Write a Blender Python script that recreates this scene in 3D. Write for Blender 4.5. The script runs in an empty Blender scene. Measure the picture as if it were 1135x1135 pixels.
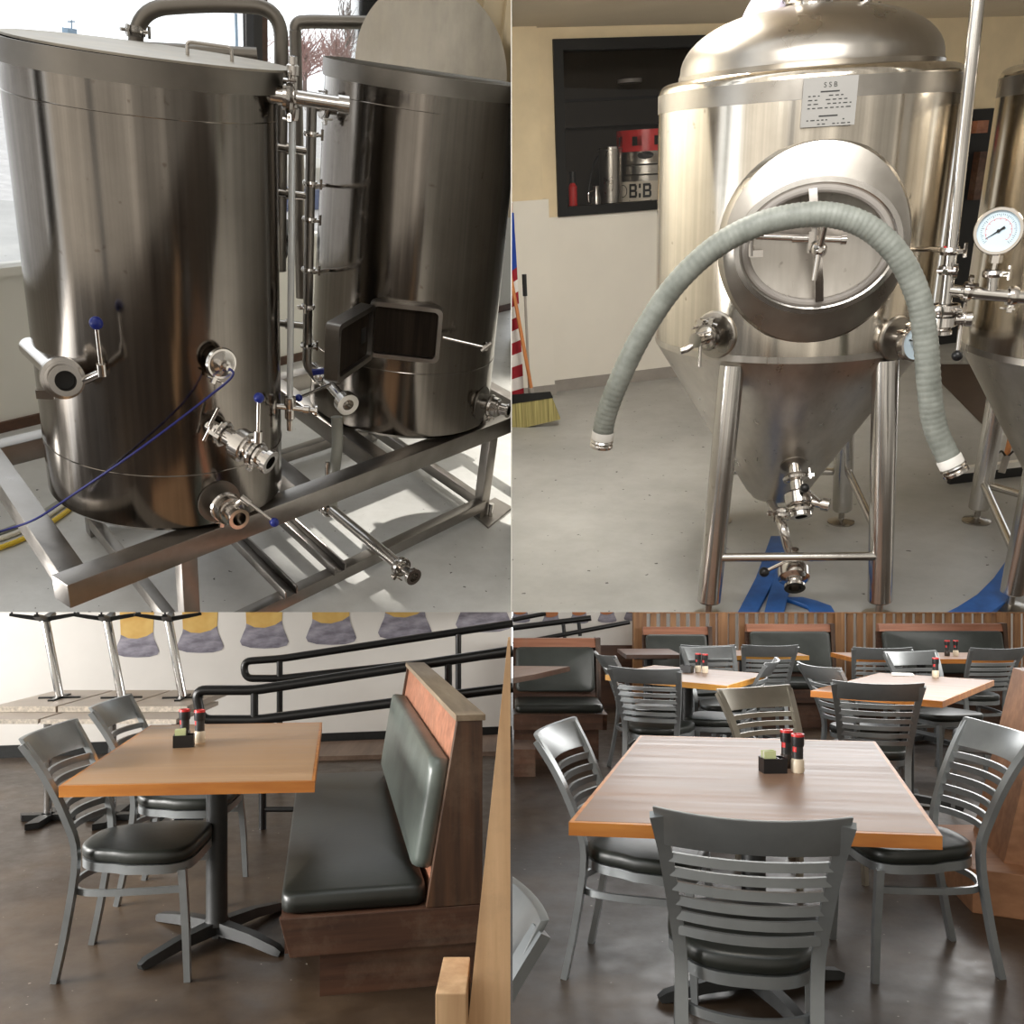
import bpy, bmesh, math, random
from mathutils import Vector, Matrix
random.seed(7)
V = Vector
PI = math.pi
def v3(l): return V(l) if len(l) == 3 else V((l[0], l[1], 0))
SC = bpy.context.scene
COL = SC.collection
F, PX, PY = 1000.0, 567.5, 640.0     # focal length and principal point in pixels of the 1135 frame
EYE = V((0, 0, 1.45))

# ------------------------------------------------------------------ camera
cam = bpy.data.cameras.new('camera'); cam_o = bpy.data.objects.new('camera', cam); COL.objects.link(cam_o)
cam_o.location = EYE; cam_o.rotation_euler = (PI/2, 0, 0)
cam.sensor_width = 36; cam.lens = 36*F/1135; cam.shift_y = (PY-567.5)/1135
cam.clip_start = .05; cam.clip_end = 300
SC.camera = cam_o
SC.view_settings.view_transform = 'Standard'; SC.view_settings.look = 'None'
SC.view_settings.gamma = 1; SC.view_settings.exposure = 0; SC.view_settings.use_curve_mapping = False

# ------------------------------------------------------------------ the four rooms: each a rigid placement
def rodr(x, y, z):
    v = V((x, y, z)); a = v.length
    return Matrix.Rotation(a, 3, v.normalized()) if a > 1e-9 else Matrix.Identity(3)
def aim(cx, cy):
    d = V((cx-PX, cy-PY, F)).normalized(); z = V((0, 0, 1)); ax = z.cross(d)
    return Matrix.Rotation(z.angle(d), 3, ax.normalized())
LB = Matrix(((1, 0, 0), (0, 0, -1), (0, 1, 0)))
SW = Matrix(((1, 0, 0), (0, 0, 1), (0, -1, 0)))
class Room:
    def __init__(s, R, h, up_clip=None):
        s.h = h; s.R3 = SW @ R; s.e = V((0, 0, h))
        s.M = Matrix.Translation(EYE - s.R3 @ s.e) @ s.R3.to_4x4()
        s.clips = []
    def ray(s, u, v):
        w = V(((u-PX)/F, 1, -(v-PY)/F)); return (s.R3.transposed() @ w).normalized()
    def z(s, u, v, z=0.):
        d = s.ray(u, v); return s.e + d*((z-s.h)/d.z)
    def y(s, u, v, y):
        d = s.ray(u, v); return s.e + d*(y/d.y)
    def pl(s, u, v, p, n):
        d = s.ray(u, v); return s.e + d*((V(p)-s.e).dot(n)/d.dot(n))
    def cyl(s, u, v, c, r):
        d = s.ray(u, v); ox, oy = -c[0], -c[1]
        a = d.x*d.x+d.y*d.y; b = ox*d.x+oy*d.y; cc = ox*ox+oy*oy-r*r
        q = b*b-a*cc
        t = (-b-math.sqrt(max(q, 0)))/a
        return s.e + d*t
    def near(s, p, k):                      # p moved k metres towards the eye
        return p + (s.e-p).normalized()*k
    def clip(s, nw):                         # world normal of a cutting plane through the eye, outer side removed
        s.clips.append((s.e.copy(), s.R3.transposed() @ V(nw).normalized()))
BREW = Room(aim(283, 340) @ rodr(.266, 0, 0) @ rodr(0, 0, .028) @ LB, 2.631)
CELL = Room(aim(851, 340) @ rodr(.1515, 0, 0) @ rodr(0, 0, .024) @ LB, 1.872)
DINE = Room(LB, 1.45)
BREW.clip((1, .0012, 0)); CELL.clip((-1, -.0002, 0))
BREW.clip((0, -.0385, -1)); CELL.clip((0, -.0385, -1))

# ------------------------------------------------------------------ mesh builder
class MB:
    def __init__(s): s.v = []; s.f = []
    def add(s, vs, fs):
        o = len(s.v); s.v += [V(p) for p in vs]; s.f += [tuple(i+o for i in f) for f in fs]; return s
    def box(s, lo, hi):
        (a, b, c), (d, e, f) = lo, hi
        return s.hexa([(a, b, c), (d, b, c), (d, e, c), (a, e, c), (a, b, f), (d, b, f), (d, e, f), (a, e, f)])
    def hexa(s, p):
        return s.add(p, [(3, 2, 1, 0), (4, 5, 6, 7), (0, 1, 5, 4), (1, 2, 6, 5), (2, 3, 7, 6), (3, 0, 4, 7)])
    def obox(s, c, ax, ay, az):             # centre and three half-axis vectors
        c, ax, ay, az = V(c), V(ax), V(ay), V(az)
        return s.hexa([c-ax-ay-az, c+ax-ay-az, c+ax+ay-az, c-ax+ay-az, c-ax-ay+az, c+ax-ay+az, c+ax+ay+az, c-ax+ay+az])
    def prism(s, poly, d):                  # polygon of 3D points pushed along d
        n = len(poly); d = V(d); p = [V(q) for q in poly]
        return s.add(p+[q+d for q in p], [tuple(range(n))[::-1], tuple(range(n, 2*n))] + [(i, (i+1) % n, n+(i+1) % n, n+i) for i in range(n)])
    def sweep(s, pts, sec, up=(0, 0, 1), closed=False, cap=True, scale=None):
        P = [V(p) for p in pts]; n = len(P); m = len(sec); up = V(up); rows = []; side0 = None
        for i in range(n):
            if closed: t = (P[(i+1) % n]-P[i-1])
            else: t = P[min(i+1, n-1)]-P[max(i-1, 0)]
            t.normalize(); sd = t.cross(up)
            if sd.length < .05: sd = side0 if side0 else t.cross(V((0.3, 1, 0.1)))
            sd = (sd - t*sd.dot(t)).normalized()
            if side0 and sd.dot(side0) < -.2: sd = -sd
            side0 = sd; nn = sd.cross(t); k = scale[i] if scale else 1
            rows.append([P[i]+sd*a*k+nn*b*k for a, b in sec])
        vs = [q for r in rows for q in r]; fs = []
        for i in range(n if closed else n-1):
            for j in range(m):
                a, b = i*m+j, i*m+(j+1) % m; c = ((i+1) % n)*m
                fs.append((a, b, c+(j+1) % m, c+j))
        if cap and not closed: fs += [tuple(range(m)), tuple(range((n-1)*m, n*m))[::-1]]
        return s.add(vs, fs)
    def tube(s, pts, r, seg=12, **k):
        return s.sweep(pts, [(r*math.cos(2*PI*i/seg), r*math.sin(2*PI*i/seg)) for i in range(seg)], **k)
    def bar(s, pts, w, t, **k):             # rectangular section, w sideways, t along up
        return s.sweep(pts, [(-w/2, -t/2), (w/2, -t/2), (w/2, t/2), (-w/2, t/2)], **k)
    def lathe(s, prof, o, ax, seg=28, a0=0, a1=2*PI):
        o, ax = V(o), V(ax).normalized(); x = ax.orthogonal().normalized(); y = ax.cross(x)
        full = a1-a0 > 6.28; n = len(prof); vs = []
        k = seg if full else seg+1
        for j in range(k):
            a = a0+(a1-a0)*j/seg; d = x*math.cos(a)+y*math.sin(a)
            vs += [o+d*r+ax*h for r, h in prof]
        fs = []
        for j in range(seg):
            b = ((j+1) % k)*n; a = j*n
            for i in range(n-1):
                if prof[i][0] < 1e-7 and prof[i+1][0] < 1e-7: continue
                fs.append((a+i, b+i, b+i+1, a+i+1))
        return s.add(vs, fs)
    def disc(s, o, ax, r, h, seg=28):
        return s.lathe([(1e-6, 0), (r, 0), (r, h), (1e-6, h)], o, ax, seg)
    def ball(s, c, r, seg=16):
        return s.lathe([(max(r*math.sin(PI*i/10), 1e-6), -r*math.cos(PI*i/10)) for i in range(11)], c, (0, 0, 1), seg)
    def ring(s, o, ax, R, r, seg=32, m=10):
        return s.lathe([(R+r*math.cos(2*PI*i/m), r*math.sin(2*PI*i/m)) for i in range(m+1)], o, ax, seg)
def bez(pts, n=10):                          # smooth curve through the points
    P = [V(p) for p in pts]; out = []
    for i in range(len(P)-1):
        a, b, c, d = P[max(i-1, 0)], P[i], P[i+1], P[min(i+2, len(P)-1)]
        for k in range(n):
            t = k/n
            out.append(.5*((2*b)+(c-a)*t+(2*a-5*b+4*c-d)*t*t+(3*b-a-3*c+d)*t**3))
    return out+[P[-1]]
def fillet(pts, r, n=6):                     # polyline with rounded corners
    P = [V(p) for p in pts]; out = [P[0]]
    for i in range(1, len(P)-1):
        a, b, c = P[i-1], P[i], P[i+1]; d1, d2 = (a-b), (c-b)
        q = min(r, d1.length*.45, d2.length*.45); p1 = b+d1.normalized()*q; p2 = b+d2.normalized()*q
        for k in range(n+1):
            t = k/n; out.append(p1*(1-t)**2+b*2*t*(1-t)+p2*t*t)
    return out+[P[-1]]

# ------------------------------------------------------------------ objects, parts, labels
def thing(name, label, cat, room=DINE, loc=(0, 0, 0), rz=0, group=None):
    o = bpy.data.objects.new(name, None); COL.objects.link(o); o.empty_display_size = .1
    o.matrix_world = room.M @ Matrix.Translation(v3(loc)) @ Matrix.Rotation(rz, 4, 'Z')
    o['label'] = label; o['category'] = cat
    if group: o['group'] = group
    ROOT[o.name] = (room, v3(loc), rz); return o
ROOT = {}
def mesh_of(name, mb, mat, off=None, clips=(), smooth=.55, bevel=0):
    me = bpy.data.meshes.new(name)
    vs = [p-off for p in mb.v] if off else mb.v
    me.from_pydata([tuple(p) for p in vs], [], mb.f)
    bm = bmesh.new(); bm.from_mesh(me)
    bmesh.ops.remove_doubles(bm, verts=bm.verts, dist=1e-6)
    bmesh.ops.recalc_face_normals(bm, faces=bm.faces)
    if bevel:
        es = [e for e in bm.edges if len(e.link_faces) == 2 and e.calc_face_angle(0) > .6]
        bmesh.ops.bevel(bm, geom=es, offset=bevel, segments=2, profile=.6, affect='EDGES', clamp_overlap=True)
    for co, no in clips:
        c = co-off if off else co
        if not any((v.co-c).dot(no) > 0 for v in bm.verts): continue
        r = bmesh.ops.bisect_plane(bm, geom=bm.verts[:]+bm.edges[:]+bm.faces[:], plane_co=c, plane_no=no, clear_outer=True)
        es = [e for e in bm.edges if e.is_boundary]
        if es: bmesh.ops.holes_fill(bm, edges=es, sides=0)
    bm.to_mesh(me); bm.free()
    if smooth:
        me.shade_smooth(); me.set_sharp_from_angle(angle=smooth)
    me.materials.append(mat)
    return me
def part(name, mb, mat, parent, label=None, **k):
    top = parent
    while top.parent: top = top.parent
    room, loc, rz = ROOT[top.name]
    clips = room.clips
    o = bpy.data.objects.new(name, mesh_of(name, mb, mat, loc if loc.length else None, clips, **k))
    COL.objects.link(o); o.parent = parent
    if label: o['label'] = label
    return o
def solo(name, mb, mat, label, cat, room=DINE, loc=None, group=None, **k):   # a thing that is one mesh
    if loc is None:
        loc = sum((p for p in mb.v), V())/len(mb.v); loc.z = min(p.z for p in mb.v)
    loc = V(loc)
    o = bpy.data.objects.new(name, mesh_of(name, mb, mat, loc, room.clips, **k)); COL.objects.link(o)
    o.matrix_world = room.M @ Matrix.Translation(loc)
    o['label'] = label; o['category'] = cat
    if group: o['group'] = group
    ROOT[o.name] = (room, loc, 0)
    return o
def struct(name, mb, mat, room=DINE, parent=None, **k):
    o = bpy.data.objects.new(name, mesh_of(name, mb, mat, None, room.clips, **k)); COL.objects.link(o)
    if parent: o.parent = parent
    else:
        o.matrix_world = room.M; o['kind'] = 'structure'; ROOT[o.name] = (room, V(), 0)
    return o
def dup(root, label, room, loc, rz=0, group=None):
    r = root.copy(); COL.objects.link(r); r.matrix_world = room.M @ Matrix.Translation(v3(loc)) @ Matrix.Rotation(rz, 4, 'Z')
    r['label'] = label
    if group: r['group'] = group
    ROOT[r.name] = (room, v3(loc), rz)
    for ch in list(root.children):
        c = ch.copy(); COL.objects.link(c); c.parent = r
        for g in list(ch.children):
            d = g.copy(); COL.objects.link(d); d.parent = c
    return r
def text_mb(s, size, o, ex, ey, depth=.001):   # letters as mesh, ex = reading direction, ey = up
    cu = bpy.data.curves.new('t', 'FONT'); cu.body = s; cu.size = size; cu.align_x = 'CENTER'; cu.align_y = 'CENTER'; cu.extrude = depth
    ob = bpy.data.objects.new('t', cu); COL.objects.link(ob)
    dg = bpy.context.evaluated_depsgraph_get(); me = bpy.data.meshes.new_from_object(ob.evaluated_get(dg))
    ex, ey, o = V(ex).normalized(), V(ey).normalized(), V(o); ez = ex.cross(ey)
    mb = MB(); mb.add([o+ex*v.co.x+ey*v.co.y+ez*v.co.z for v in me.vertices], [tuple(p.vertices) for p in me.polygons])
    bpy.data.objects.remove(ob); bpy.data.curves.remove(cu); bpy.data.meshes.remove(me)
    return mb

# ------------------------------------------------------------------ materials
def srgb(r, g, b):
    f = lambda c: (c/255/12.92) if c <= 10 else ((c/255+.055)/1.055)**2.4
    return (f(r), f(g), f(b), 1)
class NT:
    def __init__(s, name):
        s.m = bpy.data.materials.new(name); s.m.use_nodes = True; s.t = s.m.node_tree; s.b = s.t.nodes['Principled BSDF']
        s.tc = s.t.nodes.new('ShaderNodeTexCoord')
    def n(s, ty, **k):
        d = s.t.nodes.new(ty)
        for a, v in k.items():
            if a in d.inputs: d.inputs[a].default_value = v
            else: setattr(d, a, v)
        return d
    def l(s, a, b): s.t.links.new(a, b)
    def noise(s, scale=(1, 1, 1), sc=5, det=4, rough=.55, coord='Object', rot=(0, 0, 0)):
        mp = s.n('ShaderNodeMapping'); mp.inputs['Scale'].default_value = scale; mp.inputs['Rotation'].default_value = rot
        s.l(s.tc.outputs[coord], mp.inputs[0])
        nz = s.n('ShaderNodeTexNoise', Scale=sc, Detail=det, Roughness=rough); s.l(mp.outputs[0], nz.inputs['Vector']); return nz.outputs[0]
    def ramp(s, f, stops):
        r = s.n('ShaderNodeValToRGB'); e = r.color_ramp.elements
        while len(e) < len(stops): e.new(.5)
        for i, (p, c) in enumerate(stops):
            e[i].position = p; e[i].color = c if len(c) == 4 else (*c, 1)
        s.l(f, r.inputs[0]); return r.outputs[0]
    def mix(s, f, a, b, mode='MIX'):
        m = s.n('ShaderNodeMix', data_type='RGBA', blend_type=mode)
        for i, x in ((0, f), (6, a), (7, b)):
            if hasattr(x, 'links'): s.l(x, m.inputs[i])
            else: m.inputs[i].default_value = x
        return m.outputs[2]
    def bump(s, h, st=.2, dist=.01):
        b = s.n('ShaderNodeBump', Strength=st, Distance=dist); s.l(h, b.inputs['Height']); s.l(b.outputs[0], s.b.inputs['Normal'])
    def set(s, **k):
        for a, v in k.items():
            a = a.replace('_', ' ')
            if hasattr(v, 'links'): s.l(v, s.b.inputs[a])
            else: s.b.inputs[a].default_value = v
        return s
def plain(name, c, rough=.5, metal=0, var=.12, sc=6, bump=0, **k):
    t = NT(name); nz = t.noise(sc=sc); c = c if len(c) == 4 else (*c, 1)
    lo = tuple(x*(1-var) for x in c[:3])+(1,); hi = tuple(min(1, x*(1+var)) for x in c[:3])+(1,)
    t.set(Base_Color=t.ramp(nz, [(.3, lo), (.7, hi)]), Roughness=rough, Metallic=metal, **k)
    if bump: t.bump(t.noise(sc=sc*6), bump, .004)
    return t.m
def steel(name, c, rough, streak=(60, 60, .6), amt=.12, spots=0, aniso=0):
    t = NT(name); a = t.noise(streak, 1.0, 3, .6); b = t.noise(sc=2.2, det=6, rough=.65)
    lo = tuple(x*(1-amt) for x in c)+(1,); hi = tuple(min(1, x*(1+amt)) for x in c)+(1,)
    col = t.ramp(a, [(.3, lo), (.7, hi)])
    col = t.mix(.35, col, t.ramp(b, [(.35, (.55, .52, .48, 1)), (.65, (1, 1, 1, 1))]), 'MULTIPLY')
    if spots:
        s = t.noise(sc=26, det=2, rough=.5); col = t.mix(t.ramp(s, [(.70, (0, 0, 0, 1)), (.78, (spots, spots, spots, 1))]), col, (.09, .06, .04, 1))
    r = t.ramp(a, [(.25, (rough*.8,)*3+(1,)), (.75, (rough*1.25,)*3+(1,))])
    t.set(Base_Color=col, Metallic=1.0, Roughness=r)
    if aniso: t.set(Anisotropic=aniso)
    t.bump(a, .025, .004)
    return t.m
def wood(name, c1, c2, scale=(2, 30, 30), rough=.5, wear=None, amt=1, sc=1.0):
    t = NT(name); a = t.noise(scale, sc, 6, .6); b = t.noise(tuple(x*.25 for x in scale), sc, 3, .5)
    col = t.ramp(a, [(.3, c1), (.7, c2)])
    col = t.mix(.5, col, t.ramp(b, [(.35, (.55, .52, .5, 1)), (.65, (1, 1, 1, 1))]), 'MULTIPLY')
    if wear:
        w = t.noise(sc=3.5, det=8, rough=.7); col = t.mix(t.ramp(w, [(.5, (0, 0, 0, 1)), (.78, (.8*amt, .8*amt, .8*amt, 1))]), col, wear)
    t.set(Base_Color=col, Roughness=rough); t.bump(a, .12, .003)
    return t.m
# ================================================================== materials of the dining rooms
M = {}
def floor_brown():
    t = NT('stained_concrete'); a = t.noise(sc=.9, det=8, rough=.65); b = t.noise(sc=6, det=8, rough=.7)
    col = t.ramp(a, [(.30, srgb(36, 27, 20)), (.5, srgb(60, 47, 35)), (.70, srgb(92, 76, 59))])
    col = t.mix(.45, col, t.ramp(b, [(.3, (.45, .43, .4, 1)), (.7, (1, 1, 1, 1))]), 'MULTIPLY')
    s = t.noise(sc=38, det=1, rough=.3); col = t.mix(t.ramp(s, [(.775, (0, 0, 0, 1)), (.80, (.5, .5, .5, 1))]), col, srgb(190, 180, 165))
    t.set(Base_Color=col, Roughness=t.ramp(b, [(.3, (.28, .28, .28, 1)), (.7, (.48, .48, .48, 1))])); t.bump(b, .06, .004)
    return t.m
M['floor'] = floor_brown()
def table_top(name, c1, c2, c3):
    t = NT(name); a = t.noise((1.2, 26, 26), 1, 6, .6); b = t.noise((.25, 5.5, 5), 1, 1, .4)
    col = t.ramp(a, [(.3, c1), (.7, c2)]); col = t.mix(t.ramp(b, [(.42, (0, 0, 0, 1)), (.6, (.75, .75, .75, 1))]), col, c3)
    t.set(Base_Color=col, Roughness=t.ramp(a, [(.3, (.36,)*3+(1,)), (.7, (.5,)*3+(1,))])); return t.m
M['top_oak'] = table_top('oak_laminate', srgb(158, 124, 92), srgb(186, 152, 118), srgb(170, 134, 100))
M['top_pink'] = table_top('walnut_laminate', srgb(122, 92, 73), srgb(148, 116, 95), srgb(126, 101, 86))
M['edge'] = wood('honey_edge', srgb(176, 104, 36), srgb(206, 136, 58), (3, 20, 20), .4)
M['edge_yellow'] = wood('yellow_edge', srgb(205, 140, 50), srgb(226, 168, 74), (3, 20, 20), .4)
M['iron'] = plain('black_iron', (.012, .013, .013), .45, 0, .3, 30)
M['rail'] = plain('black_gloss_paint', (.008, .008, .008), .28, 0, .2, 12)
M['vinyl'] = plain('black_green_vinyl', (.015, .017, .014), .38, 0, .25, 5, .12)
M['vinyl_grey'] = plain('grey_green_vinyl', (.10, .118, .105), .33, 0, .25, 5, .15)
def chair_paint(name, c, metal=.55, rough=.32):
    t = NT(name); n = t.noise(sc=7, det=4); lo = tuple(x*.85 for x in c)+(1,); hi = tuple(x*1.12 for x in c)+(1,)
    t.set(Base_Color=t.ramp(n, [(.3, lo), (.7, hi)]), Metallic=metal, Roughness=rough); return t.m
M['chair'] = chair_paint('silver_grey_paint', (.255, .27, .275))
M['chair_lit'] = chair_paint('lit_grey_paint', (.44, .41, .34), .4, .35)  # paler beige copy of the grey paint, light put into its colour
M['bench'] = wood('dark_booth_wood', srgb(62, 40, 29), srgb(98, 66, 48), (1.5, 26, 26), .5, srgb(138, 122, 104), .55)
M['bench_v'] = wood('dark_booth_end', srgb(50, 34, 25), srgb(98, 68, 47), (26, 26, 1.5), .5, srgb(132, 112, 92), .5)
M['bench_red'] = wood('red_brown_board', srgb(142, 92, 68), srgb(182, 124, 96), (1.5, 26, 26), .5, srgb(150, 130, 112), .4)
M['bench_cap'] = wood('dusty_cap', srgb(128, 112, 92), srgb(150, 134, 112), (30, 3, 30), .6)
M['timber'] = wood('raw_timber', srgb(190, 150, 108), srgb(220, 182, 140), (22, 22, 1.2), .65, srgb(120, 104, 88), .5)
M['vinyl_mid'] = plain('dark_grey_vinyl', (.042, .048, .043), .36, 0, .25, 5, .12)
M['slat'] = wood('slat_wood', srgb(150, 106, 70), srgb(192, 146, 102), (24, 24, 1.5), .5)
M['wall'] = plain('white_wall_paint', srgb(226, 222, 216), .6, 0, .03, 3)
M['ramp'] = wood('grey_planks', srgb(104, 84, 70), srgb(134, 112, 96), (12, 1.2, 12), .5)
M['wainscot'] = wood('wainscot_wood', srgb(64, 42, 30), srgb(92, 62, 44), (2, 20, 20), .5)
M['beer'] = None
def beer():
    t = NT('beer_print'); n = t.noise(sc=4, det=3)
    t.set(Base_Color=t.ramp(n, [(.3, srgb(196, 146, 66)), (.7, srgb(228, 196, 120))]), Roughness=.5); return t.m
M['beer'] = beer()
def beer2():
    t = NT('amber_print'); n = t.noise(sc=4, det=3)
    t.set(Base_Color=t.ramp(n, [(.3, srgb(150, 84, 44)), (.7, srgb(190, 120, 70))]), Roughness=.5); return t.m
M['amber'] = beer2()
def glassprint():
    t = NT('glass_print'); n = t.noise((1, 1, 2.5), 6, 4)
    t.set(Base_Color=t.ramp(n, [(.3, srgb(96, 92, 104)), (.7, srgb(172, 168, 180))]), Roughness=.5); return t.m
M['glassprint'] = glassprint()
M['chrome'] = steel('chrome_tube', (.62, .61, .60), .12, (4, 4, 4), .05)
M['slabtop'] = plain('pale_table_laminate', srgb(176, 164, 152), .5, 0, .08, 4)
M['slabedge'] = plain('pale_table_edge', srgb(196, 186, 172), .5, 0, .3, 60)
M['black_plastic'] = plain('black_plastic', (.010, .010, .011), .35)
M['red_plastic'] = plain('red_plastic', (.55, .02, .02), .35)
M['paper'] = plain('paper_packet', srgb(206, 214, 160), .6)
M['paper_white'] = plain('white_paper', srgb(235, 232, 226), .6)
M['salt'] = plain('salt', srgb(222, 208, 184), .3)
M['pepper'] = plain('peppercorns', srgb(52, 42, 36), .3, 0, .5, 90)
M['lbl'] = plain('dark_label', (.02, .02, .02), .4, 0, .6, 40)
M['plinth'] = wood('pillar_board', srgb(150, 104, 70), srgb(178, 128, 92), (3, 20, 20), .55)

# ================================================================== dining room setting
struct('floor', MB().box((-7, .4, -.1), (7.5, 13, 0)), M['floor'])
# mural wall behind the left dining area
WA, WB = V((-5.6, 6.9, 0)), V((-.004, 8.2, 0))
wd = (WB-WA).normalized(); wn = V((wd.y, -wd.x, 0))
def wall_pt(u, v): return DINE.pl(u, v, WA, wn)
def wall_slab(a, b, z0, z1, front, back):
    p = [a+wn*front, b+wn*front, b-wn*back, a-wn*back]
    return MB().prism([q+V((0, 0, z0)) for q in p], (0, 0, z1-z0))
struct('wall_left', wall_slab(WA, WB, 0, 2.2, 0, .12), M['wall'])
struct('baseboard_left', wall_slab(WA, WB, 0, .10, .015, 0), M['iron'])
struct('floor', MB().prism([(-1.75, 7.1, .0), (-.03, 7.35, .0), (-.03, 8.15, .0), (-1.75, 7.75, .0)], (0, 0, .035)), M['ramp'])
def decal(name, label, base, w, vtop, mat, P, n, group):
    """painted beer glass on a wall: base = pixel of the foot centre, w = foot width in pixels"""
    u, v = base; t = thing(name, label, 'mural', DINE, P(u, v)+n*.004, 0, group)
    foot = [(-.5, -.13), (-.46, -.05), (-.28, .0), (0, .015), (.28, .0), (.46, -.05), (.5, -.13), (.45, -.26), (.38, -.42), (.36, -.56), (.22, -.47), (.0, -.41), (-.2, -.42), (-.37, -.50), (-.38, -.42), (-.45, -.26)]
    part('glass_foot', MB().prism([P(u+a*w, v+b*w)+n*.002 for a, b in foot], n*.002), M['glassprint'], t, smooth=0)
    body = [(-.37, -.50), (-.2, -.42), (0, -.41), (.22, -.47), (.36, -.56), (.42, -1.6), (.44, -2.3), (-.44, -2.3), (-.42, -1.6)]
    part('beer', MB().prism([P(u+a*w, v+b*w)+n*.002 for a, b in body], n*.002), mat, t, 'amber beer in the painted glass', smooth=0)
for i, (u, v, w) in enumerate([(152, 728, 49), (222, 723, 52), (293, 718, 54), (367, 714, 56), (449, 709, 60), (536, 700, 62)]):
    decal('beer_glass_mural', ['painted beer glass on the white wall, furthest left of the row', 'painted beer glass on the wall, second from the left, above the caddy', 'painted beer glass above the rounded start of the far handrail',
          'painted beer glass above the far handrail, left of the booth back', 'painted beer glass right above the wooden booth back', 'painted beer glass crossed by the far handrail, rightmost by the timber post'][i],
          (u, v), w, 676, M['beer'], wall_pt, wn, 'beer glasses painted on the left dining wall')

# ================================================================== dining furniture
def outline_seat(k=1., n=40):
    out = []
    for i in range(n):
        a = 2*PI*i/n; c, s = math.cos(a), math.sin(a)
        e = .45 if s > 0 else .72
        x = math.copysign(abs(c)**e, c); y = math.copysign(abs(s)**e, s)
        w = .215 + .012*y - (.022 if s < 0 else 0)
        out.append((x*w*k, y*.215*k - .0))
    return out
def cushion(out, z0, z1, rnd, dome=.006, cen=None):
    mb = MB(); n = len(out); cx = sum(p[0] for p in out)/n; cy = sum(p[1] for p in out)/n
    R = sum(math.hypot(p[0]-cx, p[1]-cy) for p in out)/n
    lay = [(1-rnd*.6/R, z0), (1-.1*rnd/R, z0+rnd*.35), (1, (z0+z1)/2), (1-.12*rnd/R, z1-rnd*.45), (1-.45*rnd/R, z1-rnd*.12), (1-1.1*rnd/R, z1), (.55, z1+dome*.7), (.2, z1+dome)]
    vs = [(cx+(x-cx)*k, cy+(y-cy)*k, z) for k, z in lay for x, y in out]; m = len(lay)
    fs = [(i*n+j, i*n+(j+1) % n, (i+1)*n+(j+1) % n, (i+1)*n+j) for i in range(m-1) for j in range(n)]
    fs += [tuple(range(n))[::-1], tuple(range((m-1)*n, m*n))]
    return mb.add(vs, fs)
def rrect(x0, x1, y0, y1, r, n=5):
    out = []
    for cx, cy, a in ((x1-r, y1-r, 0), (x0+r, y1-r, 1), (x0+r, y0+r, 2), (x1-r, y0+r, 3)):
        for k in range(n+1):
            t = (a+k/n)*PI/2; out.append((cx+r*math.cos(t), cy+r*math.sin(t)))
    return out
SZ = [0, .2, .45, .6, .75, .88]
SX = [.172, .168, .172, .189, .207, .226]
SY = [-.265, -.225, -.19, -.222, -.285, -.352]
def stile(z):
    for i in range(5):
        if z <= SZ[i+1]+1e-6 or i == 4:
            t = (z-SZ[i])/(SZ[i+1]-SZ[i]); return SX[i]+(SX[i+1]-SX[i])*t, SY[i]+(SY[i+1]-SY[i])*t
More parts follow.
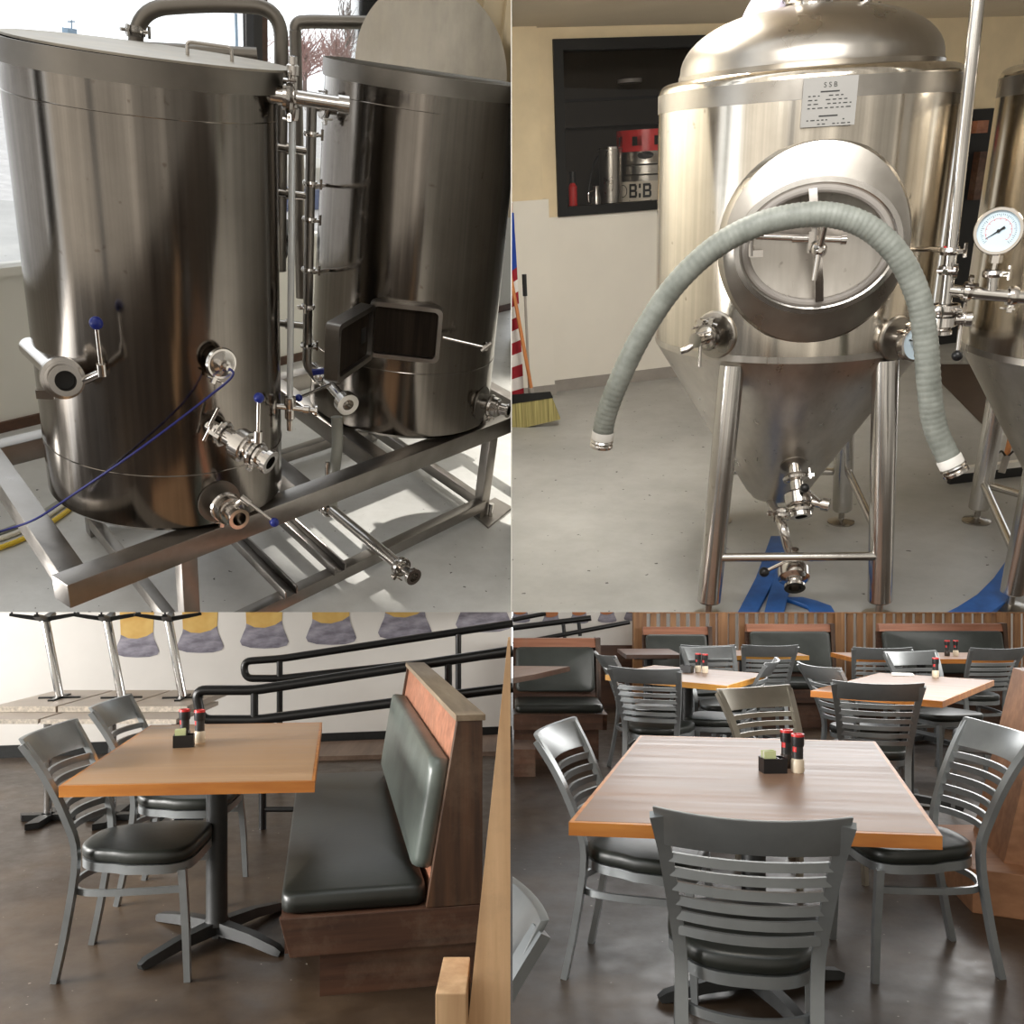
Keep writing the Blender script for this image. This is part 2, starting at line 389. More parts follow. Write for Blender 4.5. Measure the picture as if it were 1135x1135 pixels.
def make_chair(label, loc, rz, room=DINE, paint='chair', group=None):
    t = thing('ladder_back_chair', label, 'chair', DINE, (0, 0, 0), 0, group)
    if room is not DINE: ROOT[t.name] = (room, V(), 0)
    fp = M[paint]
    for s in (-1, 1):
        pts = bez([(s*SX[i], SY[i], SZ[i]-(.016 if i == 5 else 0)) for i in range(6)], 4)
        part('rear_leg', MB().sweep(pts, [(-.017, -.011), (.017, -.011), (.017, .011), (-.017, .011)], up=(0, 1, 0)), fp, t, smooth=.4)
        part('front_leg', MB().bar([(s*.183, .185, .40), (s*.192, .20, .2), (s*.197, .208, 0)], .027, .027, up=(0, 1, 0), scale=[1, .95, .85]), fp, t, smooth=.4)
    def bow(z, d, k=9, f=1.0):
        x, y = stile(z); return [(x*f*(2*i/(k-1)-1), y-d*(1-(2*i/(k-1)-1)**2), z) for i in range(k)]
    mb = MB(); k = 13                                   # crest: a wide bowed board between the two posts
    lo, mi, hi = bow(.775, .045, k), bow(.83, .047, k), bow(.884, .048, k)
    vs = []; th = .009
    for i in range(k):
        cr = -.010*(1-(2*i/(k-1)-1)**2)
        for q, dz in ((lo, 0), (mi, 0), (hi, cr)):
            vs += [(q[i][0]*1.04, q[i][1]-th, q[i][2]+dz), (q[i][0]*1.04, q[i][1]+th, q[i][2]+dz)]
    fs = []
    for i in range(k-1):
        a, b = i*6, i*6+6
        fs += [(a, b, b+2, a+2), (a+2, b+2, b+4, a+4), (a+1, a+3, b+3, b+1), (a+3, a+5, b+5, b+3), (a+4, b+4, b+5, a+5), (a, a+1, b+1, b)]
    fs += [(0, 2, 3, 1), (2, 4, 5, 3), ((k-1)*6, (k-1)*6+1, (k-1)*6+3, (k-1)*6+2), ((k-1)*6+2, (k-1)*6+3, (k-1)*6+5, (k-1)*6+4)]
    part('top_rail', mb.add(vs, fs), fp, t, smooth=.5, bevel=.004)
    for i in range(6):
        part('back_slat', MB().bar(bow(.528+i*.0425, .042, 9, .97), .011, .0245, up=(0, 0, 1)), fp, t, smooth=.5)
    part('seat', cushion(outline_seat(), .425, .475, .022, .008), M['vinyl'], t, 'black vinyl seat', smooth=1.2)
    ol = outline_seat(.95)
    part('seat_frame', MB().bar([(x, y, .408) for x, y in ol], .018, .032, closed=True), fp, t, smooth=.6)
    hoop = bez([(.186, .19, .33), (.19, .05, .325), (.182, -.10, .32), (.14, -.20, .318), (0, -.245, .318), (-.14, -.20, .318), (-.182, -.10, .32), (-.19, .05, .325), (-.186, .19, .33)], 4)
    part('stretcher', MB().bar(hoop, .012, .024), fp, t, smooth=.5)
    t.matrix_world = room.M @ Matrix.Translation(v3(loc)) @ Matrix.Rotation(rz, 4, 'Z')
    ROOT[t.name] = (room, v3(loc), rz); return t
def make_table(label, NL, NR, FR, FL, top='top_oak', edge='edge', z=.76, th=.038, legs=True, arm=.33, rot=.6, group=None, pole=.042, name='dining_table'):
    P = [V((*p, 0)) for p in (NL, NR, FR, FL)]; c = sum(P, V())/4
    ax = (P[1]-P[0]); rz = math.atan2(ax.y, ax.x)
    t = thing(name, label, 'table', DINE, c, rz, group); Q = [Matrix.Rotation(-rz, 3, 'Z') @ (p-c) for p in P]
    saved = ROOT[t.name]; ROOT[t.name] = (DINE, V(), 0)
    part('tabletop', MB().prism([q*.975+V((0, 0, z-th)) for q in Q], (0, 0, th)), M[top], t, smooth=0)
    mb = MB()
    for i in range(4):
        a, b = Q[i], Q[(i+1) % 4]
        mb.prism([a*.975+V((0, 0, z-th)), b*.975+V((0, 0, z-th)), b+V((0, 0, z-th)), a+V((0, 0, z-th))], (0, 0, th-.0006))
    part('edge_band', mb, M[edge], t, 'honey wood edge', smooth=0)
    if legs:
        part('pole', MB().lathe([(1e-6, .055), (pole*1.25, .055), (pole, .08), (pole, z-th-.02), (1e-6, z-th-.02)], (0, 0, 0), (0, 0, 1)), M['iron'], t)
        part('top_plate', MB().box((-.15, -.15, z-th-.025), (.15, .15, z-th)), M['iron'], t)
        for k in range(4):
            a = rot+k*PI/2; d = V((math.cos(a), math.sin(a), 0)); p = V((-d.y, d.x, 0))
            part('base_arm', MB().sweep([d*.02+V((0, 0, .05)), d*arm*.55+V((0, 0, .042)), d*arm*.93+V((0, 0, .022)), d*arm+V((0, 0, .012))], [(-.032, -.024), (.032, -.024), (.022, .018), (-.022, .018)], scale=[1.1, .9, .75, .5]), M['iron'], t, smooth=.6)
    ROOT[t.name] = saved
    return t
def make_shaker(label, loc, fill, group):
    t = thing('spice_grinder', label, 'condiment', DINE, (0, 0, 0), 0, group)
    part('jar', MB().lathe([(1e-6, 0), (.020, 0), (.023, .006), (.023, .042), (.019, .050), (1e-6, .050)], (0, 0, 0), (0, 0, 1)), M[fill], t)
    part('paper_label', MB().lathe([(1e-6, .050), (.019, .050), (.019, .094), (1e-6, .094)], (0, 0, 0), (0, 0, 1)), M['lbl'], t, 'dark printed label')
    part('red_patch', MB().lathe([(.0194, .075), (.0194, .093), (.0190, .093)], (0, 0, 0), (0, 0, 1), 8, 2.6, 3.4), M['red_plastic'], t)
    part('cap', MB().lathe([(1e-6, .094), (.0215, .094), (.0225, .10), (.0225, .128), (1e-6, .128)], (0, 0, 0), (0, 0, 1)), M['black_plastic'], t, 'black grinder cap')
    part('cap_rim', MB().lathe([(1e-6, .128), (.0225, .128), (.022, .137), (.016, .1375), (.014, .133), (1e-6, .133)], (0, 0, 0), (0, 0, 1)), M['red_plastic'], t, 'red rim')
    t.location = V(loc); ROOT[t.name] = (DINE, v3(loc), 0); return t
def make_caddy(label, loc, rz, s=1., full=True, plabel='', pg=''):
    t = thing('packet_caddy', label, 'condiment holder', DINE, (0, 0, 0), 0)
    w, d, h = .042*s, .03*s, .052*s; mb = MB()
    mb.box((-w, -d, 0), (w, d, .004)); mb.box((-w, -d, .004), (-w+.003, d, h)); mb.box((w-.003, -d, .004), (w, d, h))
    mb.box((-w+.003, -d, .004), (w-.003, -d+.003, h)); mb.box((-w+.003, d-.003, .004), (w-.003, d, h))
    part('tray', mb, M['black_plastic'], t, smooth=0)
    part('divider', MB().box((.012*s, -d+.003, .004), (.0145*s, d-.003, h)), M['black_plastic'], t, smooth=0)
    t.matrix_world = Matrix.Translation(v3(loc)) @ Matrix.Rotation(rz, 4, 'Z'); ROOT[t.name] = (DINE, v3(loc), rz)
    if full:
        R = Matrix.Rotation(rz, 3, 'Z')
        for k in range(4):
            y = (-.018+.011*k)*s; q = [V((-.034*s, y, .006)), V((.008*s, y, .006)), V((.006*s, y+.004, .078*s-.004*(k % 2))), V((-.036*s, y+.003, .074*s))]
            mb = MB().prism([V(loc)+R @ p for p in q], R @ V((0, .0035, 0)))
            solo('sweetener_packet', mb, M['paper'] if k != 1 else M['paper_white'], plabel, 'packet', DINE, group=pg)
    return t

# ---- left dining picture
make_table('oak-topped dining table on a single black post beside the wooden booth', (-1.500, 2.985), (-.668, 3.055), (-.905, 4.30), (-1.690, 4.22), rot=.95, arm=.36)
ch1 = make_chair('grey ladder-back chair on the left of the oak-topped table, nearer the viewer', (-1.385, 3.42), -1.50)
dup(ch1, 'grey ladder-back chair further back on the left side of the oak-topped table', DINE, (-1.49, 4.17), -1.52)
cL = V((-1.338, 3.68, .7602))
make_caddy('black packet caddy on the oak-topped table', cL, .25, .95, True, 'sweetener packet standing in the caddy on the oak-topped table', 'packets in the caddy on the oak-topped table')
make_shaker('salt grinder right of the caddy on the oak-topped table', cL+V((.035, .085, 0)), 'salt', 'grinders on the oak-topped table')
make_shaker('pepper grinder behind the caddy on the oak-topped table', cL+V((-.035, .105, 0)), 'pepper', 'grinders on the oak-topped table')

# booth bench: local x to the right (back side), y away
bt = thing('booth_bench', 'dark wood booth bench with black vinyl seat and grey-green back cushion', 'bench', DINE, (-.785, 3.06, 0), .205)
ROOT[bt.name] = (DINE, V(), 0)
L, SD, SH, BH = 2.0, .50, .365, .955
part('seat_cushion', cushion(rrect(.0, SD+.0, .02, L-.02, .05), SH-.075, SH, .035, .012), M['vinyl'], bt, smooth=1.2)
part('seat_side_board', MB().prism([(-.005, 0, SH-.075), (SD+.22, 0, SH-.075), (SD+.22, 0, SH-.21), (.03, 0, SH-.21)], (0, .03, 0)), M['bench'], bt, 'scuffed side board with bolt holes', smooth=0, bevel=.003)
part('seat_side_board', MB().prism([(-.005, L-.03, SH-.075), (SD+.22, L-.03, SH-.075), (SD+.22, L-.03, SH-.21), (.03, L-.03, SH-.21)], (0, .03, 0)), M['bench'], bt, smooth=0)
part('seat_board', MB().box((.0, .03, SH-.11), (SD+.1, L-.03, SH-.076)), M['bench'], bt, smooth=0)
part('front_board', MB().box((.012, .03, SH-.205), (.034, L-.03, SH-.11)), M['bench'], bt, smooth=0)
part('plinth', MB().box((.13, .035, 0), (SD+.2, L-.06, SH-.20)), M['bench'], bt, smooth=0)
x0, x1 = SD-.005, SD+.105                                     # foot and top of the raking back
for y in (0., L-.035):
    part('end_panel', MB().prism([(x0, y, SH-.073), (x1, y, BH-.012), (x1+.09, y, BH-.012), (x0+.20, y, SH-.073)], (0, .035, 0)), M['bench_v'], bt, 'worn dark end panel', smooth=0, bevel=.002)
part('back_board', MB().prism([(x0+.012, .035, SH-.07), (x0+.035, .035, SH-.07), (x1+.035, .035, BH-.015), (x1+.012, .035, BH-.015)], (0, L-.07, 0)), M['bench_red'], bt, 'red-brown back board', smooth=0)
part('top_cap', MB().box((x1-.006, -.006, BH-.012), (x1+.10, L+.006, BH+.010)), M['bench_cap'], bt, 'dusty pale top cap', smooth=0, bevel=.002)
mb = cushion(rrect(.05, L-.06, 0, .40, .05), 0, .075, .04, .012)
dn = (V((x1, 0, BH))-V((x0, 0, SH-.07))).normalized(); nn = V((-dn.z, 0, dn.x))
base = V((x0+.012, 0, SH-.07))+dn*.105
mb.v = [base+V((0, p.x, 0))+dn*p.y+nn*p.z for p in mb.v]
part('back_cushion', mb, M['vinyl_grey'], bt, smooth=1.2)
ROOT[bt.name] = (DINE, V((-.785, 3.06, 0)), .205)

# handrails of the ramp
def P3(u, v, Y): return DINE.y(u, v, Y)
def rail_pts(Y, top, bot, ytop, ybot):
    return fillet([P3(568.5, top, Y)]+[P3(u, v, Y) for u, v in ytop]+[P3(u, v, Y) for u, v in ybot]+[P3(568.5, bot, Y)], .06, 6)
rl = thing('handrail', 'black pipe handrail nearer the table, its rounded end behind the tabletop', 'handrail', DINE, P3(291, 918, 5.2))
part('rail_loop', MB().tube(rail_pts(5.2, 721, 762, [(282, 765), (217, 765)], [(223, 798), (285, 798)]), .029), M['rail'], rl)
for (u, a, b) in ((282, 765, 798), (497, 733, 770)):
    part('baluster', MB().tube([P3(u, a, 5.2), P3(u, b, 5.2)], .022), M['rail'], rl)
for u, a in ((291, 798), (505, 768)):
    part('post', MB().tube([P3(u, a, 5.2), P3(u, 640+1450/5.2, 5.2)], .022), M['rail'], rl)
part('cross_bar', MB().tube([P3(291, 897, 5.2), P3(505, 897, 5.2)], .016), M['rail'], rl)
rl = thing('handrail', 'thinner black pipe handrail along the white mural wall', 'handrail', DINE, P3(310, 840, 6.5))
part('rail_loop', MB().tube(rail_pts(6.5, 691, 724, [(312, 730), (270, 733)], [(272, 752), (312, 752)]), .027), M['rail'], rl)
for u, a in ((310, 731), (508, 702)):
    part('post', MB().tube([P3(u, a, 6.5), P3(u, 640+1450/6.5, 6.5)], .022), M['rail'], rl)

# tables stored upside down on the pale tables along the wall
def pale_table(u, i):
    Y = 5.5; x = (u-PX)/F*Y; z = .665; w = .182
    t = thing('pale_table', ['pale square table under the leftmost upturned table', 'pale square table under the middle upturned table', 'pale square table under the upturned table nearest the handrail'][i], 'table', DINE, (x, Y, 0), 0, 'pale tables along the mural wall')
    part('tabletop', MB().box((x-w, Y-.50, z-.024), (x+w, Y+.22, z)), M['slabtop'], t, smooth=0)
    part('ribbed_edge', MB().box((x-w-.003, Y-.51, z-.026), (x+w+.003, Y-.50, z-.001)), M['slabedge'], t, smooth=0)
    part('pole', MB().tube([(x+.03, Y-.1, .03), (x+.03, Y-.1, z-.024)], .024), M['chrome'], t, 'chrome pole')
    part('foot', MB().obox((x+.03, Y-.1, .02), (.15, .02, 0), (-.02, .03, 0), (0, 0, .018)), M['iron'], t); part('foot', MB().obox((x+.03, Y-.1, .02), (-.02, .22, 0), (.03, .02, 0), (0, 0, .018)), M['iron'], t)
    t2 = thing('upturned_table', ['upturned table leftmost of the three, chrome pole and black base in the air', 'upturned table in the middle of the three with base in the air', 'upturned table nearest the handrail with black base in the air'][i], 'table', DINE, (x, Y, z+.001), 0, 'upturned tables stacked on the pale tables')
    z2 = z+.036; Y2 = Y+.05; x2 = x-.03
    part('tabletop', MB().box((x2-w, Y2-.30, z+.001), (x2+w, Y2+.45, z2)), M['slabtop'], t2, smooth=0)
    part('ribbed_edge', MB().box((x2-w-.003, Y2-.308, z+.002), (x2+w+.003, Y2-.30, z2-.001)), M['slabedge'], t2, smooth=0)
    part('mounting_plate', MB().obox((x2+.03, Y2+.05, z2+.005), (.12, .02, 0), (-.005, .016, 0), (0, 0, .005)), M['iron'], t2); part('mounting_plate', MB().obox((x2+.03, Y2+.05, z2+.005), (-.02, .15, 0), (.016, .005, 0), (0, 0, .005)), M['iron'], t2)
    part('pole', MB().tube([(x2+.03, Y2+.05, z2+.01), (x2-.06, Y2+.05, 1.185)], .026), M['chrome'], t2, 'chrome pole')
    for k in range(4):
        a = .35+k*PI/2; d = V((math.cos(a)*.78, math.sin(a), 0)); c = V((x2-.06, Y2+.05, 1.19))
        part('base_arm', MB().sweep([c, c+d*.15+V((0, 0, .020)), c+d*.24+V((0, 0, .032))], [(-.03, -.014), (.03, -.014), (.02, .014), (-.02, .014)], scale=[1, .85, .6]), M['iron'], t2)
        part('leveller', MB().lathe([(1e-6, 0), (.006, 0), (.006, .015), (.014, .016), (.014, .022), (1e-6, .022)], c+d*.225+V((0, 0, .036)), (0, 0, 1), 12), M['iron'], t2)
for i, u in enumerate((57, 127, 196)): pale_table(u, i)

# timber post at the right edge of the left dining picture, clipped where the rooms part
tp = thing('timber_post', 'raw pale timber post leaning beside the booth end', 'post', DINE, (-.06, 2.2, 0))
part('post', MB().hexa([(-.145, 2.15, 0), (-.004, 2.15, 0), (-.004, 2.27, 0), (-.145, 2.27, 0), (-.010, 2.15, 1.30), (-.004, 2.15, 1.30), (-.004, 2.27, 1.30), (-.010, 2.27, 1.30)]), M['timber'], tp, smooth=0)
part('foot_block', MB().hexa([(-.175, 2.06, 0), (-.10, 2.06, 0), (-.10, 2.26, 0), (-.172, 2.26, 0), (-.175, 2.06, .50), (-.105, 2.06, .50), (-.105, 2.26, .50), (-.172, 2.26, .50)]), M['timber'], tp, smooth=0, bevel=.003)
# ================================================================== right dining picture
NLf, NRf, FRf, FLf = (.160, 2.545), (1.150, 2.410), (1.530, 3.80), (.560, 3.945)
make_table('pinkish walnut-topped dining table in front, four grey chairs drawn up to it', NLf, NRf, FRf, FLf, 'top_pink', rot=.4, arm=.36)
dup(ch1, 'grey ladder-back chair in the foreground with its back to the viewer', DINE, (.655, 2.53), -.22)
dup(ch1, 'grey ladder-back chair on the left side of the front walnut-topped table', DINE, (.50, 3.33), -1.94)
dup(ch1, 'grey ladder-back chair on the right side of the front table, legs in full view', DINE, (1.50, 3.43), 1.60)
make_chair('grey ladder-back chair, painted beige-lit, on the far side of the front table', (1.40, 4.36), PI+.42, paint='chair_lit')
cR = V((.925, 3.20, .7602))
make_caddy('black packet caddy on the front walnut-topped table', cR, .05, 1., True, 'pale sweetener packet in the caddy on the front walnut-topped table', 'packets in the caddy on the walnut-topped table')
make_shaker('salt grinder on the front walnut-topped table, nearest the viewer', cR+V((.085, -.01, 0)), 'salt', 'grinders on the walnut-topped table')
make_shaker('pepper grinder just behind the salt grinder on the front table', cR+V((.072, .075, 0)), 'pepper', 'grinders on the walnut-topped table')
# chair cut by the left edge of this picture
FRM = Room(LB, 1.45); cl, cr = V((-.365, 1.557, 0)), 2.0
ri = Matrix.Rotation(-cr, 3, 'Z'); FRM.clips = [(ri @ (V((.001, 2, 0))-cl), ri @ V((-1, 0, 0)))]
make_chair('grey chair corner at the bottom left, left of the foreground chair', cl, cr, FRM)

# rear left table with its chairs
make_table('walnut table with bright yellow edge behind on the left, in front of the booths', (.66, 6.39), (1.371, 5.75), (1.83, 6.46), (1.12, 7.10), 'top_pink', 'edge_yellow', rot=.2)
g = 'chairs at the rear left table'
for lab, l, r in (('grey chair at the rear left table, turned side-on at the far left', (1.04, 6.82), -2.25+.9),
                  ('grey chair at the rear left table, back to the viewer, tall slats in the light', (.98, 6.04), -.42),
                  ('grey chair on the far side of the rear left table, facing the viewer', (1.68, 7.08), PI+.2),
                  ('dark grey chair on the right side of the rear left table', (1.46, 6.36), 1.15)):
    dup(ch1, lab, DINE, l, r, g)
cA = V((1.27, 6.55, .7602))
make_caddy('black packet caddy on the rear left table', cA, -.6, 1., False)
make_shaker('grinder right of the caddy on the rear left table', cA+V((.085, .02, 0)), 'salt', 'grinders on the rear left table')
make_shaker('grinder furthest right on the rear left table', cA+V((.125, -.03, 0)), 'salt', 'grinders on the rear left table')
# rear right table
make_table('grey walnut table behind on the right, reflecting the window light', (1.82, 5.5), (2.40, 5.03), (3.24, 6.06), (2.66, 6.53), 'top_pink', rot=.1)
g = 'chairs at the rear right table'
for lab, l, r in (('dark grey chair on the left side of the rear right table', (2.34, 5.98), -2.25+.95),
                  ('grey chair at the rear right table with its back to the viewer', (2.10, 5.26), -.30),
                  ('pale grey chair on the far side of the rear right table, facing the viewer', (3.16, 6.62), PI+.25),
                  ('grey chair on the right of the rear right table, mostly behind the big right chair', (2.98, 5.62), 1.1)):
    dup(ch1, lab, DINE, l, r, g)
make_shaker('grinder at the far end of the rear right table', (2.92, 6.22, .7602), 'salt', 'grinder on the rear right table')
solo('napkin', MB().prism([(2.66, 6.32, .762), (2.80, 6.28, .762), (2.83, 6.38, .762), (2.70, 6.42, .762)], (0, 0, .012)), M['paper_white'], 'crumpled white paper on the rear right table', 'napkin', smooth=0)
# tables and chairs by the booths
make_table('orange-edged table in front of the middle booth', (1.62, 7.95), (2.62, 7.95), (2.62, 8.55), (1.62, 8.55), 'top_pink', 'edge_yellow')
make_table('orange-edged table in front of the right-hand booth', (2.93, 7.62), (4.30, 7.62), (4.30, 8.30), (2.93, 8.30), 'top_pink', 'edge')
g = 'chairs in front of the booth tables'
for lab, l, r in (('pale grey chair in front of the middle booth, left of the pair', (1.64, 7.98), .05),
                  ('pale grey chair in front of the middle booth, right of the pair', (2.20, 7.98), -.05),
                  ('grey chair in front of the right-hand booth, left one with back to the viewer', (3.06, 7.72), -.1),
                  ('grey chair in front of the right-hand booth, rightmost at the edge of the picture', (3.90, 7.66), .1)):
    dup(ch1, lab, DINE, l, r, g)
make_shaker('grinder on the table at the right-hand booth, left one', (3.82, 7.92, .7602), 'pepper', 'grinders at the right-hand booth')
make_shaker('grinder on the table at the right-hand booth, right one', (3.90, 7.93, .7602), 'salt', 'grinders at the right-hand booth')
make_table('dark-topped booth table at the left end of the booth row', (.01, 6.20), (.16, 6.42), (.45, 7.0), (.01, 7.05), 'top_pink', 'bench', legs=False)
make_table('dark-topped table in front of the left-middle booth', (1.02, 8.05), (1.52, 8.05), (1.52, 8.75), (1.02, 8.75), 'bench', 'bench')

# booths seen from the front: back at the far side, seat towards the viewer
def booth(label, x0, x1, Y, top, seat=True, endp=True):
    t = thing('booth_bench', label, 'bench', DINE, (x0, Y, 0), 0, 'booths along the slatted divider')
    part('top_board', MB().prism([(x0, Y-.02, top-.075), (x0, Y+.01, top), (x0, Y+.07, top), (x0, Y+.06, top-.075)], (x1-x0, 0, 0)), M['bench_red'], t, 'red-brown top board', smooth=0)
    part('back_cushion', cushionY(x0+.02, x1-.05, Y, .50, top-.07), M['vinyl_mid'], t, smooth=1.2)
    part('back_board', MB().prism([(x0, Y-.08, .40), (x0, Y+.06, top-.08), (x0, Y+.09, top-.08), (x0, Y+.05, .40)], (x1-x0, 0, 0)), M['bench'], t, smooth=0)
    part('end_panel', MB().prism([(x1-.035, Y-.10, .30), (x1-.035, Y-.02, top+.006), (x1-.035, Y+.09, top+.006), (x1-.035, Y+.10, .30)], (.04, 0, 0)), M['bench_v'], t, smooth=0)
    if seat:
        mb = cushion(rrect(x0+.01, x1-.02, Y-.56, Y-.06, .05), .385, .455, .035, .01); part('seat_cushion', mb, M['vinyl'], t, smooth=1.2)
        part('seat_side_board', MB().prism([(x1-.03, Y-.58, .38), (x1-.03, Y+.1, .38), (x1-.03, Y+.1, .25), (x1-.03, Y-.53, .25)], (.035, 0, 0)), M['bench'], t, smooth=0)
        part('front_board', MB().box((x0, Y-.57, .26), (x1-.03, Y-.55, .38)), M['bench'], t, smooth=0)
        part('plinth', MB().box((x0+.005, Y-.44, 0), (x1-.05, Y+.08, .26)), M['bench'], t, smooth=0)
    return t
def cushionY(x0, x1, Y, z0, z1):
    mb = cushion(rrect(x0, x1, 0, z1-z0, .04), 0, .07, .035, .01)
    mb.v = [V((p.x, Y+.02-.10*(1-(p.y)/(z1-z0))-p.z, z0+p.y)) for p in mb.v]; return mb
b = booth('dark booth bench at the left, its black seat running off under the booth table', .012, .74, 7.62, .935)
part('step', MB().box((.012, 6.56, 0), (.17, 6.95, .20)), M['bench'], b, smooth=0)
booth('booth bench behind the dark table, leftmost against the slatted divider', 1.33, 2.02, 9.15, .945)
booth('middle booth bench against the slatted divider', 2.38, 3.26, 9.15, .975)
booth('right-hand booth bench against the slatted divider', 3.68, 4.95, 9.05, .985)
sl = thing('slatted_divider', 'slatted wood divider running behind the booth benches', 'divider', DINE, (3.4, 9.55, 0))
mb = MB(); x = 1.36
while x < 6.0:
    mb.box((x, 9.53, .35), (x+.062, 9.57, 1.075)); x += .104
part('slats', mb, M['slat'], sl, smooth=0)
part('top_rail', MB().box((1.3, 9.50, 1.07), (6.05, 9.60, 1.15)), M['slat'], sl, smooth=0)
part('bottom_board', MB().box((1.3, 9.51, 0), (6.05, 9.59, .36)), M['bench'], sl, smooth=0)
for x in (1.33, 2.22, 3.45, 5.15):
    part('post', MB().box((x-.05, 9.49, 0), (x+.05, 9.61, 1.16)), M['slat'], sl, smooth=0)
# setting behind: white mural wall on the left, pale wall far behind the slats
struct('wall_back', MB().box((.01, 10.0, .70), (1.45, 10.1, 2.2)), M['wall'])
struct('trim_1', MB().box((.01, 9.98, 0), (1.45, 10.1, .70)), M['wainscot'])
struct('wall_far', MB().box((1.45, 11.6, 0), (8, 11.7, 1.9)), M['wall'])
def bk(u, v): return DINE.y(u, v, 10.0)
nb = V((0, -1, 0))
for i, (u, v) in enumerate([(577, 690), (611, 693), (642, 691), (673, 690), (702, 688)]):
    decal('beer_glass_mural', ['painted amber glass on the far wall, leftmost at the edge of the picture', 'painted amber glass on the far wall, second from left', 'painted amber glass on the far wall, third from left behind the rails', 'painted amber glass on the far wall, fourth from left', 'painted amber glass on the far wall, nearest the slatted divider'][i],
          (u, v), 21, 676, M['amber'], bk, nb, 'amber glasses painted on the far wall')
rl = thing('handrail', 'distant black handrail rising in front of the far wall with amber glasses', 'handrail', DINE, P3(627, 706, 9.5))
for Y, a, b, r in ((9.5, (568.5, 696), (655, 685), .030), (9.5, (568.5, 714), (698, 689.5), .024), (9.72, (568.5, 687), (605, 680), .024)):
    part('rail', MB().tube([P3(*a, Y), P3(*b, Y)], r), M['rail'], rl)
for u, a, b in ((625, 688, 704), (642, 686, 701)):
    part('baluster', MB().tube([P3(u-1, a, 9.5), P3(u+1, b+4, 9.5)], .020), M['rail'], rl)
# wooden booth end at the right edge
be = thing('wooden_pillar', 'brown boarded pillar on a wider tan base at the right edge', 'pillar', DINE, (2.2, 3.95, 0))
part('base', MB().hexa([(1.99, 3.90, 0), (2.9, 3.45, 0), (2.9, 4.6, 0), (2.10, 4.6, 0), (1.99, 3.90, .19), (2.9, 3.45, .19), (2.9, 4.6, .19), (2.10, 4.6, .19)]), M['plinth'], be, smooth=0, bevel=.004)
part('board', MB().hexa([(2.17, 3.98, .19), (2.9, 3.58, .19), (2.9, 4.5, .19), (2.30, 4.5, .19), (2.36, 3.98, 1.0), (2.9, 3.66, 1.0), (2.9, 4.5, 1.0), (2.50, 4.5, 1.0)]), M['plinth'], be, smooth=0)
# ================================================================== brewhouse picture (kettle and mash tun)
def floor_light(name, c1, c2):
    t = NT(name); a = t.noise(sc=1.2, det=6, rough=.6); b = t.noise(sc=9, det=6, rough=.7)
    col = t.ramp(a, [(.35, c1), (.65, c2)]); col = t.mix(.25, col, t.ramp(b, [(.35, (.7, .69, .67, 1)), (.6, (1, 1, 1, 1))]), 'MULTIPLY')
    s = t.noise(sc=24, det=2, rough=.5); s2 = t.noise(sc=7, det=1)
    col = t.mix(t.ramp(s, [(.715, (0, 0, 0, 1)), (.735, (1, 1, 1, 1))]), col, (.05, .045, .04, 1))
    t.set(Base_Color=col, Roughness=.42); t.bump(b, .05, .003); return t.m
M['floor_brew'] = floor_light('grey_painted_floor', srgb(186, 186, 184), srgb(206, 206, 204))
M['steel_dark'] = steel('brushed_tank_steel', (.23, .208, .185), .15, (42, 42, .35), .14, .5)
M['steel_frame'] = steel('satin_frame_steel', (.30, .28, .26), .34, (8, 8, 8), .10, 0)
M['steel_rim'] = steel('matt_rim_steel', (.25, .23, .205), .40, (6, 6, 6), .08)
M['polish'] = steel('polished_fittings', (.66, .63, .60), .16, (5, 5, 5), .06)
M['lid'] = steel('scuffed_lid_steel', (.46, .42, .36), .5, (14, 14, 3), .16)
M['blue_knob'] = plain('blue_knob', (.008, .022, .22), .3)
M['blue_wire'] = plain('blue_cable', (.010, .014, .15), .4)
M['yellow'] = plain('yellow_hose', (.75, .52, .03), .4)
M['wall_cream'] = plain('cream_wall', srgb(212, 196, 166), .6, 0, .05, 2)
M['wall_panel'] = plain('white_wall_panel', srgb(222, 220, 212), .5, 0, .03, 2)
M['dark_frame'] = plain('dark_window_frame', (.02, .018, .018), .4)
M['rubber'] = plain('black_rubber', (.012, .012, .012), .5)
M['manway_dark'] = wood('dark_manway_panels', (.010, .007, .005, 1), (.028, .02, .014, 1), (40, 40, 2), .6)  # dark brown painted in for the unlit manway opening, also on its door panel
M['hose_grey'] = plain('grey_hose', srgb(150, 150, 142), .4)
M['manway_dark'].node_tree.nodes['Principled BSDF'].inputs['Specular IOR Level'].default_value = .08
def glass_mat():
    m = bpy.data.materials.new('window_glass'); m.use_nodes = True; t = m.node_tree; t.nodes.remove(t.nodes['Principled BSDF'])
    tr = t.nodes.new('ShaderNodeBsdfTransparent'); gl = t.nodes.new('ShaderNodeBsdfGlossy'); gl.inputs['Roughness'].default_value = .02
    fr = t.nodes.new('ShaderNodeFresnel'); fr.inputs[0].default_value = 1.35; mx = t.nodes.new('ShaderNodeMixShader')
    t.links.new(fr.outputs[0], mx.inputs[0]); t.links.new(tr.outputs[0], mx.inputs[1]); t.links.new(gl.outputs[0], mx.inputs[2])
    t.links.new(mx.outputs[0], t.nodes['Material Output'].inputs[0]); return m
M['glass'] = glass_mat()
M['sight'] = plain('clear_sight_tube', (.80, .82, .82), .12, 0, .03, 5, Transmission_Weight=.55)
M['bark'] = plain('bare_branch', srgb(120, 100, 96), .8); M['twig'] = plain('reddish_twigs', srgb(190, 150, 146), .8)
M['car_blue'] = plain('blue_car_paint', srgb(66, 92, 150), .3); M['whitened_ground'] = plain('whitened_ground', srgb(232, 232, 234), .8)  # ground colour near white, painted as daylight glare beyond the window
